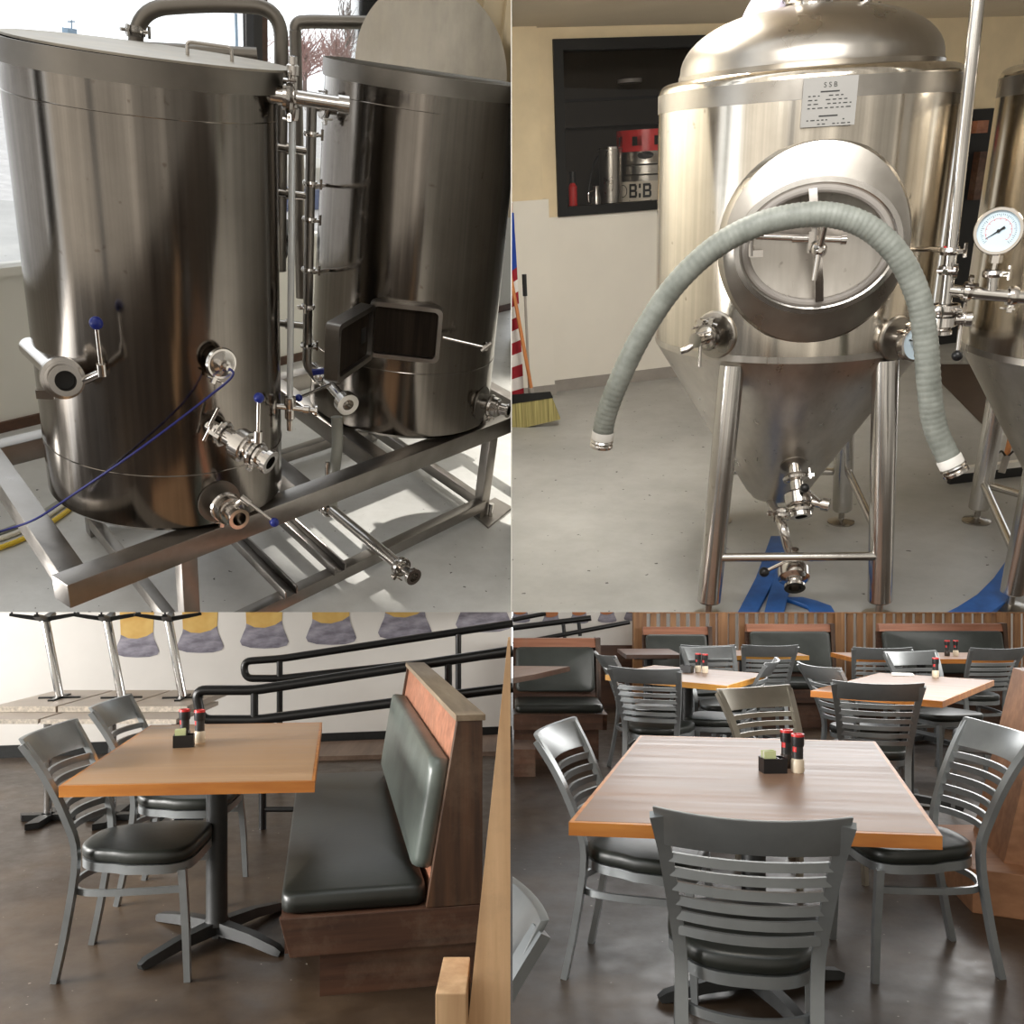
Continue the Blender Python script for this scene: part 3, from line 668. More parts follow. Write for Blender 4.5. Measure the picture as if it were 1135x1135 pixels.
M['tower'] = plain('pale_tower', srgb(150, 178, 205), .7)

B = BREW
def U(v): return V(v).normalized()
# floor, wall with windows
struct('floor', MB().box((-7, -1, -.15), (7, 14, 0)), M['floor_brew'], B)
w0, w1 = B.z(5, 478, 0), B.z(320, 402, 0)
we = U(w1-w0); wn1 = V((we.y, -we.x, 0))
WL = lambda u, v: B.pl(u, v, w0, wn1)
def wa(u, v): p = WL(u, v)-w0; return p.dot(we), p.z
def wbox(a0, a1, z0, z1, d0, d1):
    q = [w0+we*a+wn1*d for a, d in ((a0, d1), (a1, d1), (a1, d0), (a0, d0))]
    return MB().prism([p+V((0, 0, z0)) for p in q], (0, 0, z1-z0))
sill = wa(322, 266)[1]; am = wa(284, 40)[0]; ar = wa(499, 40)[0]; ztop = 5.2
struct('wall_brewery', wbox(-5, 9, 0, sill, -.15, 0), M['wall_panel'], B)
struct('trim_2', wbox(-5, 9, 0, .07, 0, .02), M['wainscot'], B)
struct('trim_3', wbox(-5, ar+.1, sill-.03, sill+.02, -.1, .04), M['wall_panel'], B)
struct('wall_side', wbox(ar+.10, 9, sill, ztop, -.12, .0), M['wall_cream'], B)
struct('trim_4', wbox(ar+.42, ar+.47, sill, ztop, .0, .03), M['wall_cream'], B)
struct('trim_5', wbox(ar+.78, ar+.84, sill, ztop, .0, .03), M['wall_cream'], B)
wf = struct('window_1', wbox(am-.05, am+.03, sill, ztop, -.08, .03), M['dark_frame'], B)
struct('window_frame', wbox(ar+.02, ar+.10, sill, ztop, -.08, .03), M['dark_frame'], B, wf)
struct('window_frame', wbox(am+.03, am+.09, sill, ztop, -.08, .02), M['wainscot'], B, wf)
struct('pane', wbox(-5, am-.05, sill, ztop, -.05, -.045), M['glass'], B, wf)
struct('pane', wbox(am+.09, ar+.02, sill, ztop, -.05, -.045), M['glass'], B, wf)
# thin baffle added to block light between the two tank rooms, seen edge-on
pa_ = [(-.0012*3.3, 3.3), (-.0012*9.5, 9.5), (-.0002*9.5, 9.5), (-.0002*3.3, 3.3)]
struct('light_baffle', MB().prism([(x, y, 1.452-.0385*y) for x, y in pa_], (0, 0, 5.5)), M['wall_panel'], DINE)
# outside
struct('ground', wbox(-30, 30, -.3, -.25, -40, -.2), M['whitened_ground'], B)
def far(u, v, d): return B.pl(u, v, w0-wn1*d, wn1)
tw = thing('water_tower', 'pale blue tower with a mast on the skyline beyond the window', 'tower', B, far(79, 47, 36))
mb = MB(); px = (far(80, 40, 36)-far(79, 40, 36)).length
mb.obox(far(78, 44, 36), we*5*px, wn1*5*px, V((0, 0, 10*px))); part('body', mb, M['tower'], tw)
part('mast', MB().tube([far(79.3, 38, 36), far(79.3, 22, 36)], .7*px, 6), M['tower'], tw)
part('cross_arm', MB().tube([far(75, 24, 36), far(83, 24, 36)], .7*px, 6), M['tower'], tw)
solo('lamp_post', MB().tube([far(263, 70, 20), far(261.5, 15, 20)], .05, 8), M['tower'], 'thin lamp post outside left of the window mullion', 'lamp post', B)
def tree(label, u, vb, vt, spread, n, mat, twig, sd, d=24):
    rnd = random.Random(sd)
    o = thing('bare_tree', label, 'tree', B, far(u, vb, d)); base, top = far(u, vb, d), far(u, vt, d); h = (top-base).length
    part('trunk', MB().tube([base-V((0, 0, .6)), base+(top-base)*.5, top], .10, 6, scale=[1, .7, .2]), M[mat], o)
    mb = MB()
    for k in range(n):
        p = base+(top-base)*rnd.uniform(.05, .75); q = p+we*rnd.uniform(-1, 1)*spread+V((0, 0, rnd.uniform(.15, .55)*h))+wn1*rnd.uniform(-.5, .5)
        mb.tube([p, (p+q)/2+we*rnd.uniform(-.15, .15), q], .022, 4)
        for j in range(4):
            r = p.lerp(q, rnd.uniform(.4, 1)); mb.tube([r, r+we*rnd.uniform(-.5, .5)+V((0, 0, rnd.uniform(.1, .6)))], .014, 3)
    part('branches', mb, M[twig], o, smooth=0)
tree('low reddish bare tree outside between the two arched pipes', 338, 95, 50, 1.1, 70, 'bark', 'twig', 3)
tree('reddish bare tree outside left of the raised lid', 372, 95, 42, 1.0, 70, 'bark', 'twig', 5, 27)
tree('tall thin grey tree outside behind the arched pipes', 385, 95, 2, .8, 26, 'bark', 'bark', 8, 30)
tree('reddish bare tree outside behind the lid handle', 285, 95, 52, .8, 40, 'bark', 'twig', 9, 33)
car = thing('parked_car', 'blue parked car outside, glimpsed between the two tanks', 'car', B, far(330, 235, 7))
c0 = far(330, 215, 7)
part('body', MB().obox(c0, we*1.1, wn1*.8, V((0, 0, .22))), M['car_blue'], car, bevel=.06)
part('cabin', MB().obox(c0+V((0, 0, .38)), we*.7, wn1*.65, V((0, 0, .18))), M['wall_panel'], car, bevel=.06)
for s in (-.7, .7): part('wheel', MB().disc(c0+we*s+wn1*.78-V((0, 0, .22)), wn1, .25, .1), M['rubber'], car)

# steel stand
H, BW, SK = .66, .106, .272
nx, ny, yw = -.673, 3.198, .706
fu = V((math.cos(yw), math.sin(yw), 0)); fv = V((-math.sin(yw-SK), math.cos(yw-SK), 0)); fn = V((nx, ny, 0))
def FR_(s, t, z=0): return fn+fu*s+fv*t+V((0, 0, z))
def beam(s0, t0, s1, t1, z0, z1, w=BW):      # between two plan points, width across
    a, b = FR_(s0, t0), FR_(s1, t1); d = U(b-a); n = V((-d.y, d.x, 0))*w
    return MB().prism([a+V((0, 0, z0)), b+V((0, 0, z0)), b+n+V((0, 0, z0)), a+n+V((0, 0, z0))], (0, 0, z1-z0))
st = thing('tank_stand', 'rectangular steel tube stand carrying both brewing tanks', 'stand', B, FR_(1.4, .6))
ZR = .133; L1, L2, LT = .51, 2.786, 3.3
def fpart(n, mb, **k): return part(n, mb, M['steel_frame'], st, bevel=.006, **k)
fpart('top_beam', beam(0, 0, LT, 0, H-BW, H)); fpart('top_beam', beam(0, 1.32, LT, 1.32, H-BW, H))
def cbeam(s, t0, t1, z0, z1, w=BW):
    a, b = FR_(s, t0), FR_(s, t1); return MB().prism([a+V((0, 0, z0)), a+fu*w+V((0, 0, z0)), b+fu*w+V((0, 0, z0)), b+V((0, 0, z0))], (0, 0, z1-z0))
for s in (0, 1.22, 1.78, LT-.15): fpart('cross_beam', cbeam(s, .1, 1.34, H-BW, H-.001))
def leg(s, t):
    p = FR_(s, t); q = [p, p+fu*.085, p+fu*.085+fv*.08, p+fv*.08]
    return fpart('leg', MB().prism([x+V((0, 0, .01)) for x in q], (0, 0, H-BW-.012)))
for s in (L1, L2-.04):
    for t in (.01, 1.34): leg(s, t)
fpart('low_rail', beam(L1+.05, .0, L2, .0, ZR-.07, ZR, .07)); fpart('low_rail', beam(L1+.05, 1.35, L2, 1.35, ZR-.07, ZR, .07))
for s in (L1+.0, L2-.03): fpart('low_cross_rail', cbeam(s, .06, 1.36, ZR-.07, ZR, .06))
for s in (1.08, 1.42):
    fpart('pump_channel', cbeam(s, -.02, 1.0, ZR+.0, ZR+.012, .075)); fpart('pump_channel', cbeam(s+.075, -.02, 1.0, ZR, ZR+.05, .012)); fpart('pump_channel', cbeam(s, -.02, 1.0, ZR, ZR+.05, .012))
p = FR_(L2, .02); part('foot_plate', MB().prism([p+fu*a+fv*b for a, b in ((-.06, -.12), (.28, -.05), (.26, .12), (-.04, .1))], (0, 0, .012)), M['steel_frame'], st)
part('foot_bolt', MB().tube([p+fu*.05-fv*.03, p+fu*.05-fv*.03+V((0, 0, .10))], .016), M['polish'], st)

# tanks
R1 = .495; C1 = V((-.366, 4.125)); Z0, ZT1 = H+.003, 2.43
R2 = .495; C2 = V((.887, 5.24)); ZT2 = 2.461
def shell(c, r, z0, zt, rb):
    return MB().lathe([(1e-6, z0), (rb-.02, z0), (rb, z0+.02), (r, zt-.07), (r+.007, zt-.07), (r+.007, zt), (r-.012, zt), (r-.012, zt-.06), (1e-6, zt-.06)], (c[0], c[1], 0), (0, 0, 1), 96)
def bandring(c, r, z0, z1): return MB().lathe([(r, z0), (r+.008, z0), (r+.008, z1), (r, z1)], (c[0], c[1], 0), (0, 0, 1), 96)
k1 = thing('brew_kettle', 'large brushed steel kettle on the left with a blue-knobbed valve', 'tank', B, (C1.x, C1.y, Z0))
sh1 = part('shell', shell(C1, R1-.005, Z0, ZT1, R1+.018), M['steel_dark'], k1)
part('rim_band', bandring(C1, R1+.0075, ZT1-.075, ZT1+.002), M['steel_rim'], k1)
part('weld_seam', MB().ring((C1.x, C1.y, ZT1-.17), (0, 0, 1), R1-.0035, .0022, 96, 6), M['steel_dark'], k1)
part('weld_seam', MB().ring((C1.x, C1.y, Z0+.26), (0, 0, 1), R1+.0145, .0028, 96, 6), M['steel_dark'], k1)
lid = part('lid', MB().lathe([(1e-6, .012), (R1+.015, .008), (R1+.015, 0), (1e-6, 0)], (C1.x+.035, C1.y+.02, ZT1+.003), (0, 0, 1), 72), M['lid'], k1, 'scuffed flat lid')
hp = [B.y(208, 63, C1.y-.1), B.y(257, 65, C1.y-.1)]
for p in hp: p.z = ZT1+.008
part('lid_handle', MB().tube(fillet([hp[0], hp[0]+V((0, 0, .05)), hp[1]+V((0, 0, .05)), hp[1]], .015), .007), M['polish'], lid)

VP = [(.030, -.03), (.030, .045), (.045, .045), (.045, .056), (.054, .058), (.054, .094), (.045, .096), (.045, .106), (.031, .108), (.031, .15), (.040, .15), (.040, .16), (.026, .16), (.026, .06), (1e-6, .06)]
def scaled(pr, s, l=None): return [(max(r*s, 1e-6), h*(l or s)) for r, h in pr]
def knob(parent, a, b, r=.019, boss=True, ball='blue_knob', rod=.008):
    part('handle_rod', MB().tube([a, b], rod), M['polish'], parent)
    part('knob', MB().ball(b, r), M[ball], parent, {'blue_knob': 'blue ball knob', 'black_plastic': 'black ball knob'}[ball])
    if boss: part('handle_boss', MB().disc(a-U(b-a)*.012, U(b-a), .017, .045), M['polish'], parent)
def clampring(parent, o, ax, r, w=.02, wing=None, name='clamp'):
    ax = U(ax); mb = MB().lathe([(r, -w/2), (r+.008, -w/2), (r+.012, 0), (r+.008, w/2), (r, w/2)], o, ax, 28)
    wg = wing if wing else ax.orthogonal(); wg = U(V(wg)-ax*V(wg).dot(ax))
    p = V(o)+wg*(r+.016); mb.obox(p, wg*.018, ax*.007, ax.cross(wg)*.009)
    t = ax.cross(wg); mb.tube([p-t*.03, p+t*.03], .005, 8)
    for s in (-1, 1): mb.obox(p+t*.03+ax*s*.012, t*.007, ax*.012, wg*.003)
    return part(name, mb, M['polish'], parent)

# a: slanted outlet with butterfly valve
onk = lambda u, v, k: B.near(B.cyl(u, v, C1, R1+.01), k)
S = B.cyl(36, 388, C1, R1); E = onk(79, 428, .20); ax = U(E-S); ln = (E-S).length
va = part('outlet_pipe', MB().tube([S-ax*.05, S+ax*(ln-.10)], .040, 20), M['polish'], k1)
va = part('butterfly_valve', MB().lathe(scaled(VP, 1.45, .95), E-ax*.15, U(ax+U(B.e-E)*.9), 32), M['polish'], k1)
hb = onk(113, 413, .15); hk = onk(106.5, 358, .15)
part('handle_arm', MB().tube([E+U(hb-E)*.062-U(B.e-E)*.035, hb], .016), M['polish'], va)
knob(va, hb, hk, .024)
A_ = U(ax+U(B.e-E)*.9); part('bore_shade', MB().disc(E-ax*.15+A_*.10, A_, .0368, .012, 24), M['rubber'], va, 'dark disc for the shaded bore')  # dark disc inside the valve, painted as the shade of its bore
lg = onk(50, 437, .13); part('lug', MB().obox(lg, V((.032, 0, 0)), V((0, .008, 0)), V((0, 0, .018))), M['polish'], va)
# b: temperature port
S = B.cyl(238, 398, C1, R1+.008); n = U(V((S.x-C1.x, S.y-C1.y, 0))); PT = S+n*.11
vb = part('sensor_port', MB().lathe([(.034, -.02), (.034, .028), (.046, .028), (.046, .04), (.052, .042), (.052, .062), (.044, .064), (.03, .07), (.022, .075), (.022, .092), (.012, .094), (.012, .118), (1e-6, .118)], S, n, 28), M['polish'], k1)
clampring(vb, S+n*.052, n, .052, .022, (-.6, 0, -1))
# c: mid outlet, valve and elbow
S = B.cyl(236, 474, C1, R1+.012); E = B.y(300, 513, S.y-.16); ax = U(E-S); ln = (E-S).length
vc = part('recirculation_outlet', MB().tube([S-ax*.05, S+ax*.1], .03, 20), M['polish'], k1)
vm = part('butterfly_valve', MB().lathe(scaled(VP, 1.25, 1.1), S+ax*.06, ax, 32), M['polish'], k1)
part('spool_pipe', MB().lathe([(.036, .16), (.036, ln-.02), (.052, ln-.02), (.052, ln), (.03, ln), (.03, ln-.1), (1e-6, ln-.1)], S, ax, 24), M['polish'], k1)
hb = B.y(286, 487, S.y-.13); hk = B.y(287, 441, S.y-.11)
part('handle_arm', MB().tube([S+ax*.13, hb], .017), M['polish'], vm); knob(vm, hb, hk, .021)
clampring(vm, S+ax*.05, ax, .046, .022, (-.6, -.2, .6)); clampring(vm, S+ax*.21, ax, .05, .022, (.2, -.2, -1))
for q in ((238, 462), (232, 478)):
    a = B.y(q[0]-6, q[1]+10, S.y-.06); b = B.y(q[0]+4, q[1]-10, S.y-.06); part('clamp_bolt', MB().tube([a, b], .008), M['polish'], vc)
# d: bottom drain with round backing plate
S = B.cyl(243, 556, C1, R1+.017); S.z = max(S.z, Z0+.12); n = U(V((S.x-C1.x, S.y-C1.y, 0)))
part('backing_plate', MB().disc(S-n*.004, n, .095, .008, 40), M['steel_rim'], k1)
vd = part('drain_valve', MB().lathe(scaled(VP, 1.15, 1.15), S, n, 32), M['polish'], k1)
e = S+n*.13; hb = B.y(270, 553, e.y); hk = B.y(304, 579, e.y-.05); part('handle_arm', MB().tube([S+n*.09, hb], .014), M['polish'], vd); knob(vd, hb, hk, .020)
clampring(vd, S+n*.06, n, .058, .02, (-.2, -.2, -1))
# probe cable
pts = [PT, B.y(258, 416, PT.y-.02), B.y(236, 436, PT.y-.0), B.y(160, 494, C1.y-R1-.06), B.y(80, 549, C1.y-R1-.02), B.y(40, 575, C1.y-R1-.02)]
pts += [B.z(4, 588, H+.01), B.z(-40, 600, H+.01)]
solo('sensor_cable', MB().tube(bez(pts, 8), .0048, 8), M['blue_wire'], 'thin blue cable sagging across the front of the left kettle', 'cable', B)
# sight glass
yg = 3.98; G = lambda u, v: B.y(u, v, yg)
gx = G(323, 260).x
def gz(v): return G(323, v).z
sg = part('sight_tube', MB().tube([(gx, yg, gz(440)), (gx, yg, gz(128))], .014, 20), M['sight'], k1, 'clear sight tube')
ft = part('sight_fitting', MB().lathe([(1e-6, 0), (.022, 0), (.026, .012), (.026, .04), (.018, .045), (.018, .15), (.024, .155), (.024, .185), (.017, .19), (.017, .215), (1e-6, .22)], (gx, yg, gz(133)), (0, 0, 1), 24), M['polish'], k1)
zt = gz(107)
S = V((C1.x+math.sqrt(max(R1*R1-(yg-C1.y)**2, .01)), yg, zt)); 
hx = part('sight_outlet', MB().lathe([(.034, -.04), (.034, .05), (.05, .05), (.05, .062), (.058, .064), (.058, .09), (.05, .092), (.027, .10), (.027, .26), (.034, .26), (.034, .30), (1e-6, .30)], S-V((.02, 0, 0)), (1, 0, -.02), 28), M['polish'], k1)
clampring(hx, S+V((.055, 0, 0)), (1, 0, 0), .058, .024, (0, -.4, 1)); clampring(hx, S+V((.055, 0, 0)), (1, 0, 0), .058, .024, (0, -.4, -1))
fb = part('sight_valve', MB().lathe([(1e-6, 0), (.012, .0), (.014, .05), (.022, .06), (.022, .10), (.017, .105), (.026, .13), (.026, .16), (.016, .165), (1e-6, .17)], (gx, yg, gz(477)), (0, 0, 1), 24), M['polish'], k1)
zb_ = gz(452); part('valve_stem', MB().lathe([(.013, -.16), (.013, .06), (.02, .06), (.02, .085), (.012, .09), (.012, .11), (.027, .112), (.027, .122), (1e-6, .122)], (gx, yg, zb_), (1, -.15, -.03), 20), M['polish'], fb)
clampring(fb, V((gx-.08, yg, zb_)), (1, 0, 0), .04, .03, (0, -.6, -1))
# arched steam pipes rising behind the lids
def arch(label, pix, y, r, clampv=None):
    P = [B.y(u, v, y) for u, v in pix]; o = thing('arched_pipe', label, 'pipe', B, P[0])
    part('pipe', MB().tube(fillet(P, .13, 8), r, 18), M['steel_rim'], o)
    if clampv: clampring(o, B.y(clampv[0], clampv[1], y), (0, 0, 1), r, .04, (.9, -.5, 0)); clampring(o, B.y(clampv[0], clampv[1], y), (0, 0, 1), r, .04, (-.9, -.5, 0))
arch('long arched pipe over the left kettle lid, clamp on its left upright', [(150, 240), (150.5, 10), (235, 4), (312, 8), (310, 300)], 4.85, .032, (150, 34))
arch('shorter arched pipe right of the kettle lid, running behind the raised lid', [(334, 330), (327, 25), (345, 24), (470, 26), (476, 300)], 6.0, .034)
solo('horizontal_pipe', MB().tube([B.y(-30, 46, 4.72), B.y(285, 61, 4.72)], .030, 18), M['steel_rim'], 'straight horizontal pipe lying behind the left kettle lid', 'pipe', B)

# right tank
k2 = thing('mash_tun', 'brushed steel mash tun on the right with an open manway and raised lid', 'tank', B, (C2.x, C2.y, Z0))
part('shell', shell(C2, R2+.005, Z0, ZT2, R2+.045), M['steel_dark'], k2)
part('rim_band', bandring(C2, R2+.0075, ZT2-.075, ZT2+.002), M['steel_rim'], k2)
part('weld_seam', MB().ring((C2.x, C2.y, ZT2-.15), (0, 0, 1), R2+.007, .0022, 96, 6), M['steel_dark'], k2)
part('weld_seam', MB().ring((C2.x, C2.y, Z0+.38), (0, 0, 1), R2+.0365, .0032, 96, 6), M['steel_dark'], k2)
a, b = B.y(393, 79, C2.y-.05), B.y(562, 82, C2.y-.05); a.z = b.z = ZT2+.01; md = (a+b)/2; ex = U(b-a); up = U(V((0, .22, 1))-ex*V((0, .22, 1)).dot(ex)); rr = (b-a).length/2
mb = MB().prism([md+ex*rr*math.cos(t)+up*rr*1.02*math.sin(t) for t in [PI*i/40 for i in range(41)]], up.cross(ex)*-.006)
part('lid', mb, M['lid'], k2, 'scuffed half lid standing open', smooth=.3)
# manway
c = B.cyl(449, 367, C2, R2+.032); n = U(V((c.x-C2.x, c.y-C2.y, 0))); ex = V((-n.y, n.x, 0)); ez = V((0, 0, 1))
tp_ = lambda u, v, k: B.pl(u, v, c+n*k, n)
q = [tp_(*uv, .03) for uv in ((408, 335), (490, 339), (488, 401), (409, 396))]
hw = (abs((q[1]-q[0]).dot(ex))+abs((q[2]-q[3]).dot(ex)))/4; hh = (abs((q[3]-q[0]).z)+abs((q[2]-q[1]).z))/4
cm = sum(q, V())/4-n*.03
def rimmed(cc, ex, ez, n, hw, hh, w, d, r):
    o = rrect(-hw, hw, -hh, hh, r); i_ = rrect(-hw+w, hw-w, -hh+w, hh-w, r*.7); N = len(o); vs = []
    for pl, k in ((o, -.03), (o, d), (i_, d), (i_, .014)): vs += [cc+ex*x+ez*y+n*k for x, y in pl]
    return MB().add(vs, [(g*N+j, g*N+(j+1) % N, (g+1)*N+(j+1) % N, (g+1)*N+j) for g in range(3) for j in range(N)]+[tuple(range(3*N, 4*N))])
part('manway_frame', rimmed(cm, ex, ez, n, hw, hh, .022, .05, .035), M['steel_frame'], k2)
part('manway_shade', MB().prism([cm+ex*x+ez*y+n*.016 for x, y in rrect(-hw+.023, hw-.023, -hh+.023, hh-.023, .02)], n*.004), M['manway_dark'], k2, 'dark panel for the shaded manway opening')  # dark sheet over the shell, painted as the unlit tank interior
hg = cm-ex*hw*math.copysign(1, ex.x)+n*.055; tip = B.y(368, 406, hg.y-.42); dx = U(tip-hg); dx.z = 0; dx = U(dx); dl = (tip-hg).length
dn_ = U(V((dx.y, -dx.x, 0))); dn_ = dn_ if dn_.dot(B.e-hg) > 0 else -dn_
dc = hg+dx*(dl/2+.02)
dr = part('manway_door', rimmed(dc, dx, ez, dn_, dl/2, hh*.98, .026, .04, .03), M['steel_frame'], k2, 'manway door swung open')
part('door_panel', MB().prism([dc+dx*x+ez*y+dn_*.012 for x, y in rrect(-dl/2+.028, dl/2-.028, -hh+.03, hh-.03, .02)], dn_*.004), M['manway_dark'], dr)
part('door_handle', MB().obox(dc-dn_*.03-dx*dl*.3, dx*.03, dn_*.05, ez*.04), M['rubber'], dr)
a = tp_(491, 374, .02); b = tp_(538, 385, .05); la = part('latch_rod', MB().tube([a, b], .009), M['polish'], k2)
part('latch_wing', MB().tube([b-V((0, 0, .02))-ex*.02, b+V((0, 0, .025))+ex*.03], .012), M['polish'], la); part('latch_boss', MB().disc(b-n*.05, n, .016, .06), M['polish'], la)
S = B.cyl(534, 447, C2, R2+.04); n = U(V((S.x-C2.x, S.y-C2.y, 0)))
part('backing_plate', MB().disc(S-n*.004, n, .10, .008, 40), M['steel_rim'], k2)
vv = part('drain_valve', MB().lathe(scaled(VP, 1.05, 1.1), S, n, 32), M['polish'], k2); clampring(vv, S+n*.06, n, .055, .02, (-.2, -.2, -1))
S = B.cyl(372, 120, C2, R2); n = U(V((S.x-C2.x, S.y-C2.y, 0)))
vt = part('spray_port', MB().lathe([(.03, -.03), (.03, .05), (.045, .05), (.045, .08), (.022, .085), (.022, .16), (1e-6, .16)], S, n, 24), M['polish'], k2)
clampring(vt, S+n*.065, n, .045, .024, (0, -.3, 1)); clampring(vt, S+n*.065, n, .045, .024, (.2, -.3, -1))
for v in (299, 205):
    S = B.cyl(366 if v > 250 else 362, v, C2, R2); part('pipe_bracket', MB().tube([S, B.y(347, v+3, 4.75)], .010, 10), M['polish'], k2)

# transfer pipe between the tanks
yp = 4.75; Q = lambda u, v: B.y(u, v, yp)
px_ = Q(343, 250).x
tr = thing('transfer_pipe', 'upright steel pipe with clamps between the two tanks', 'pipe', B, (px_, yp, Q(343, 400).z))
part('riser', MB().tube(fillet([V((px_+.05, yp, Q(343, 112).z)), V((px_, yp, Q(343, 112).z)), V((px_, yp, Q(343, 405).z)), Q(352, 420)], .03), .024, 18), M['steel_frame'], tr)
for v in (148, 203, 243, 299, 340, 383): clampring(tr, V((px_, yp, Q(343, v).z)), (0, 0, 1), .025, .022, (.8, -.6, 0) if v != 340 else (-.8, -.6, 0))
for v, l in ((168, -.09), (218, -.16), (362, -.16)):
    part('branch', MB().lathe([(.018, 0), (.018, .08), (.026, .08), (.026, .11), (.018, .11), (.018, .15), (1e-6, .15)], (px_, yp, Q(343, v).z), (-1, .2, 0), 18), M['polish'], tr)
A = Q(350, 408); E = B.y(386, 449, yp-.35); ax = U(E-A); ln = (E-A).length
vb2 = part('elbow_valve', MB().lathe([(.026, -.02), (.026, .06), (.04, .06), (.044, .07), (.044, .11), (.04, .12), (.026, .125), (.026, ln-.05), (.045, ln-.05), (.058, ln-.045), (.058, ln), (.03, ln), (.03, ln-.06), (1e-6, ln-.06)], A, ax, 26), M['polish'], tr)
a = B.y(366, 426, yp-.25); b = B.y(331, 441, yp-.40); knob(vb2, a, b, .019, False)
part('blue_handle', MB().obox(B.y(353, 412, yp-.2), V((.03, 0, .005)), V((0, .012, 0)), V((-.003, 0, .012))), M['blue_knob'], vb2, 'blue handle')
solo('suction_hose', MB().tube(bez([B.y(373, 462, yp-.18), B.y(374, 490, yp-.20), B.y(371, 522, yp-.24), B.y(368, 560, yp-.26)], 8), .030, 16), M['hose_grey'], 'grey hose hanging through the stand below the blue handle', 'hose', B)
hb_ = thing('stored_pipe', 'pair of black open pipe ends seen between the tanks', 'pipe', B, B.y(314, 257, 5.6))
for q in ((316, 249), (313, 264)): part('pipe_end', MB().lathe([(.035, 0), (.035, .3), (.024, .3), (.024, .25), (1e-6, .25)], B.y(*q, 5.9), (-.05, -1, -.1), 16), M['rubber'], hb_)
# drain pipe slung under the stand
a, b = B.z(356, 556, .34), B.z(459, 640, .30); ax = U(b-a); ln = (b-a).length
dp = thing('drain_pipe', 'polished drain pipe slung under the stand, open end towards the viewer', 'pipe', B, V((a.x, a.y, .25)))
part('pipe', MB().lathe([(.03, -.1), (.03, ln-.10), (.026, ln-.10), (.026, ln-.02), (.045, ln-.02), (.045, ln), (.026, ln), (.026, ln-.08), (1e-6, ln-.08)], a, ax, 26), M['polish'], dp)
clampring(dp, a+ax*.02, ax, .04, .03, (-.5, 0, .8)); clampring(dp, a+ax*.08, ax, .04, .03, (.5, -.5, .5)); clampring(dp, a+ax*(ln-.11), ax, .042, .03, (-.4, -.4, -.8))
part('hanger', MB().tube([a+ax*.05+V((0, 0, .0)), a+ax*.05+V((0, 0, .26))], .012), M['polish'], dp)
# hoses on the floor at the left
for i, (m, y0) in enumerate((('yellow', 607), ('wall_panel', 597), ('hose_grey', 590))):
    q = [B.z(u, v, .016) for u, v in ((-40, y0+12), (0, y0), (30, y0-12), (60, y0-30), (90, y0-52))]
    solo('floor_hose', MB().tube(bez(q, 6), .014, 10), M[m], ['yellow hose on the floor at the far left under the stand', 'white hose on the floor just behind the yellow one', 'grey hose on the floor behind the white one'][i], 'hose', B)
# ================================================================== fermenter picture
C = CELL
M['floor_cell'] = floor_light('grey_cell_floor', srgb(160, 160, 158), srgb(180, 180, 178))
M['steel_tank'] = steel('bright_tank_steel', (.70, .65, .57), .15, (42, 42, .35), .10, .45)
M['steel_cone'] = steel('satin_cone_steel', (.58, .55, .51), .32, (20, 20, .6), .10, .4)
M['steel_leg'] = steel('leg_tube_steel', (.62, .60, .57), .20, (9, 9, 2), .10, .3)
M['steel_collar'] = steel('satin_collar_steel', (.42, .395, .36), .30, (6, 6, 6), .08)
M['plaster'] = plain('cream_plaster', srgb(226, 208, 174), .7, 0, .06, 5, .4)
M['wall_white'] = plain('white_board', srgb(232, 227, 217), .5, 0, .03, 2)
M['ceiling'] = plain('tan_ceiling', srgb(208, 196, 176), .8, 0, .04, 2)
M['base_grey'] = plain('grey_vinyl_base', srgb(150, 144, 138), .5)
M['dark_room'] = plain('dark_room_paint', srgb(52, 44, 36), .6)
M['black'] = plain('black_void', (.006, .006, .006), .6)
M['brown_floor'] = plain('brown_floor', srgb(72, 56, 44), .5)
M['blue_hose'] = plain('blue_layflat', (.012, .085, .30), .45, 0, .25, 14)
M['wood_handle'] = wood('orange_handle', srgb(186, 112, 56), srgb(214, 142, 84), (20, 20, 2), .45)
M['bristle'] = wood('yellow_bristles', srgb(120, 112, 66), srgb(196, 184, 122), (90, 90, 2), .8)
M['flag_red'] = plain('flag_red', srgb(150, 26, 40), .8); M['flag_white'] = plain('flag_white', srgb(226, 222, 220), .8); M['flag_blue'] = plain('flag_blue', srgb(28, 66, 158), .8)
M['dial'] = plain('pale_dial', srgb(206, 226, 240), .4, 0, .02); M['dial_red'] = plain('dial_red', srgb(214, 90, 80), .5)
M['plate'] = plain('name_plate_grey', srgb(150, 148, 144), .5, 0, .04)
def ribbed():
    t = NT('ribbed_grey_hose'); n = t.noise(sc=20, det=4)
    t.set(Base_Color=t.ramp(n, [(.3, srgb(118, 122, 115)), (.7, srgb(146, 150, 143))]), Roughness=.5); return t.m
M['ribbed'] = ribbed()

struct('floor', MB().box((-6, -1, -.15), (7, 12, 0)), M['floor_cell'], C)
v0, v1 = C.z(617, 434, 0), C.z(763, 416, 0)
ve = U(v1-v0); vn = V((ve.y, -ve.x, 0))
vn = vn if vn.dot(C.e-v0) > 0 else -vn
KW = lambda u, v, d=0: C.pl(u, v, v0-vn*d, vn)
def va_(u, v, d=0): p = KW(u, v, d)-v0; return p.dot(ve), p.z
def vbox(a0, a1, z0, z1, d0, d1):
    q = [v0+ve*a+vn*d for a, d in ((a0, d1), (a1, d1), (a1, d0), (a0, d0))]
    return MB().prism([p+V((0, 0, z0)) for p in q], (0, 0, z1-z0))
ZC = va_(668, 29)[1]
fa0 = (va_(611, 60)[0]+va_(619, 230)[0])/2; fz1 = va_(640, 43)[1]; fz0 = va_(650, 238)[1]; fa1 = fa0+1.5
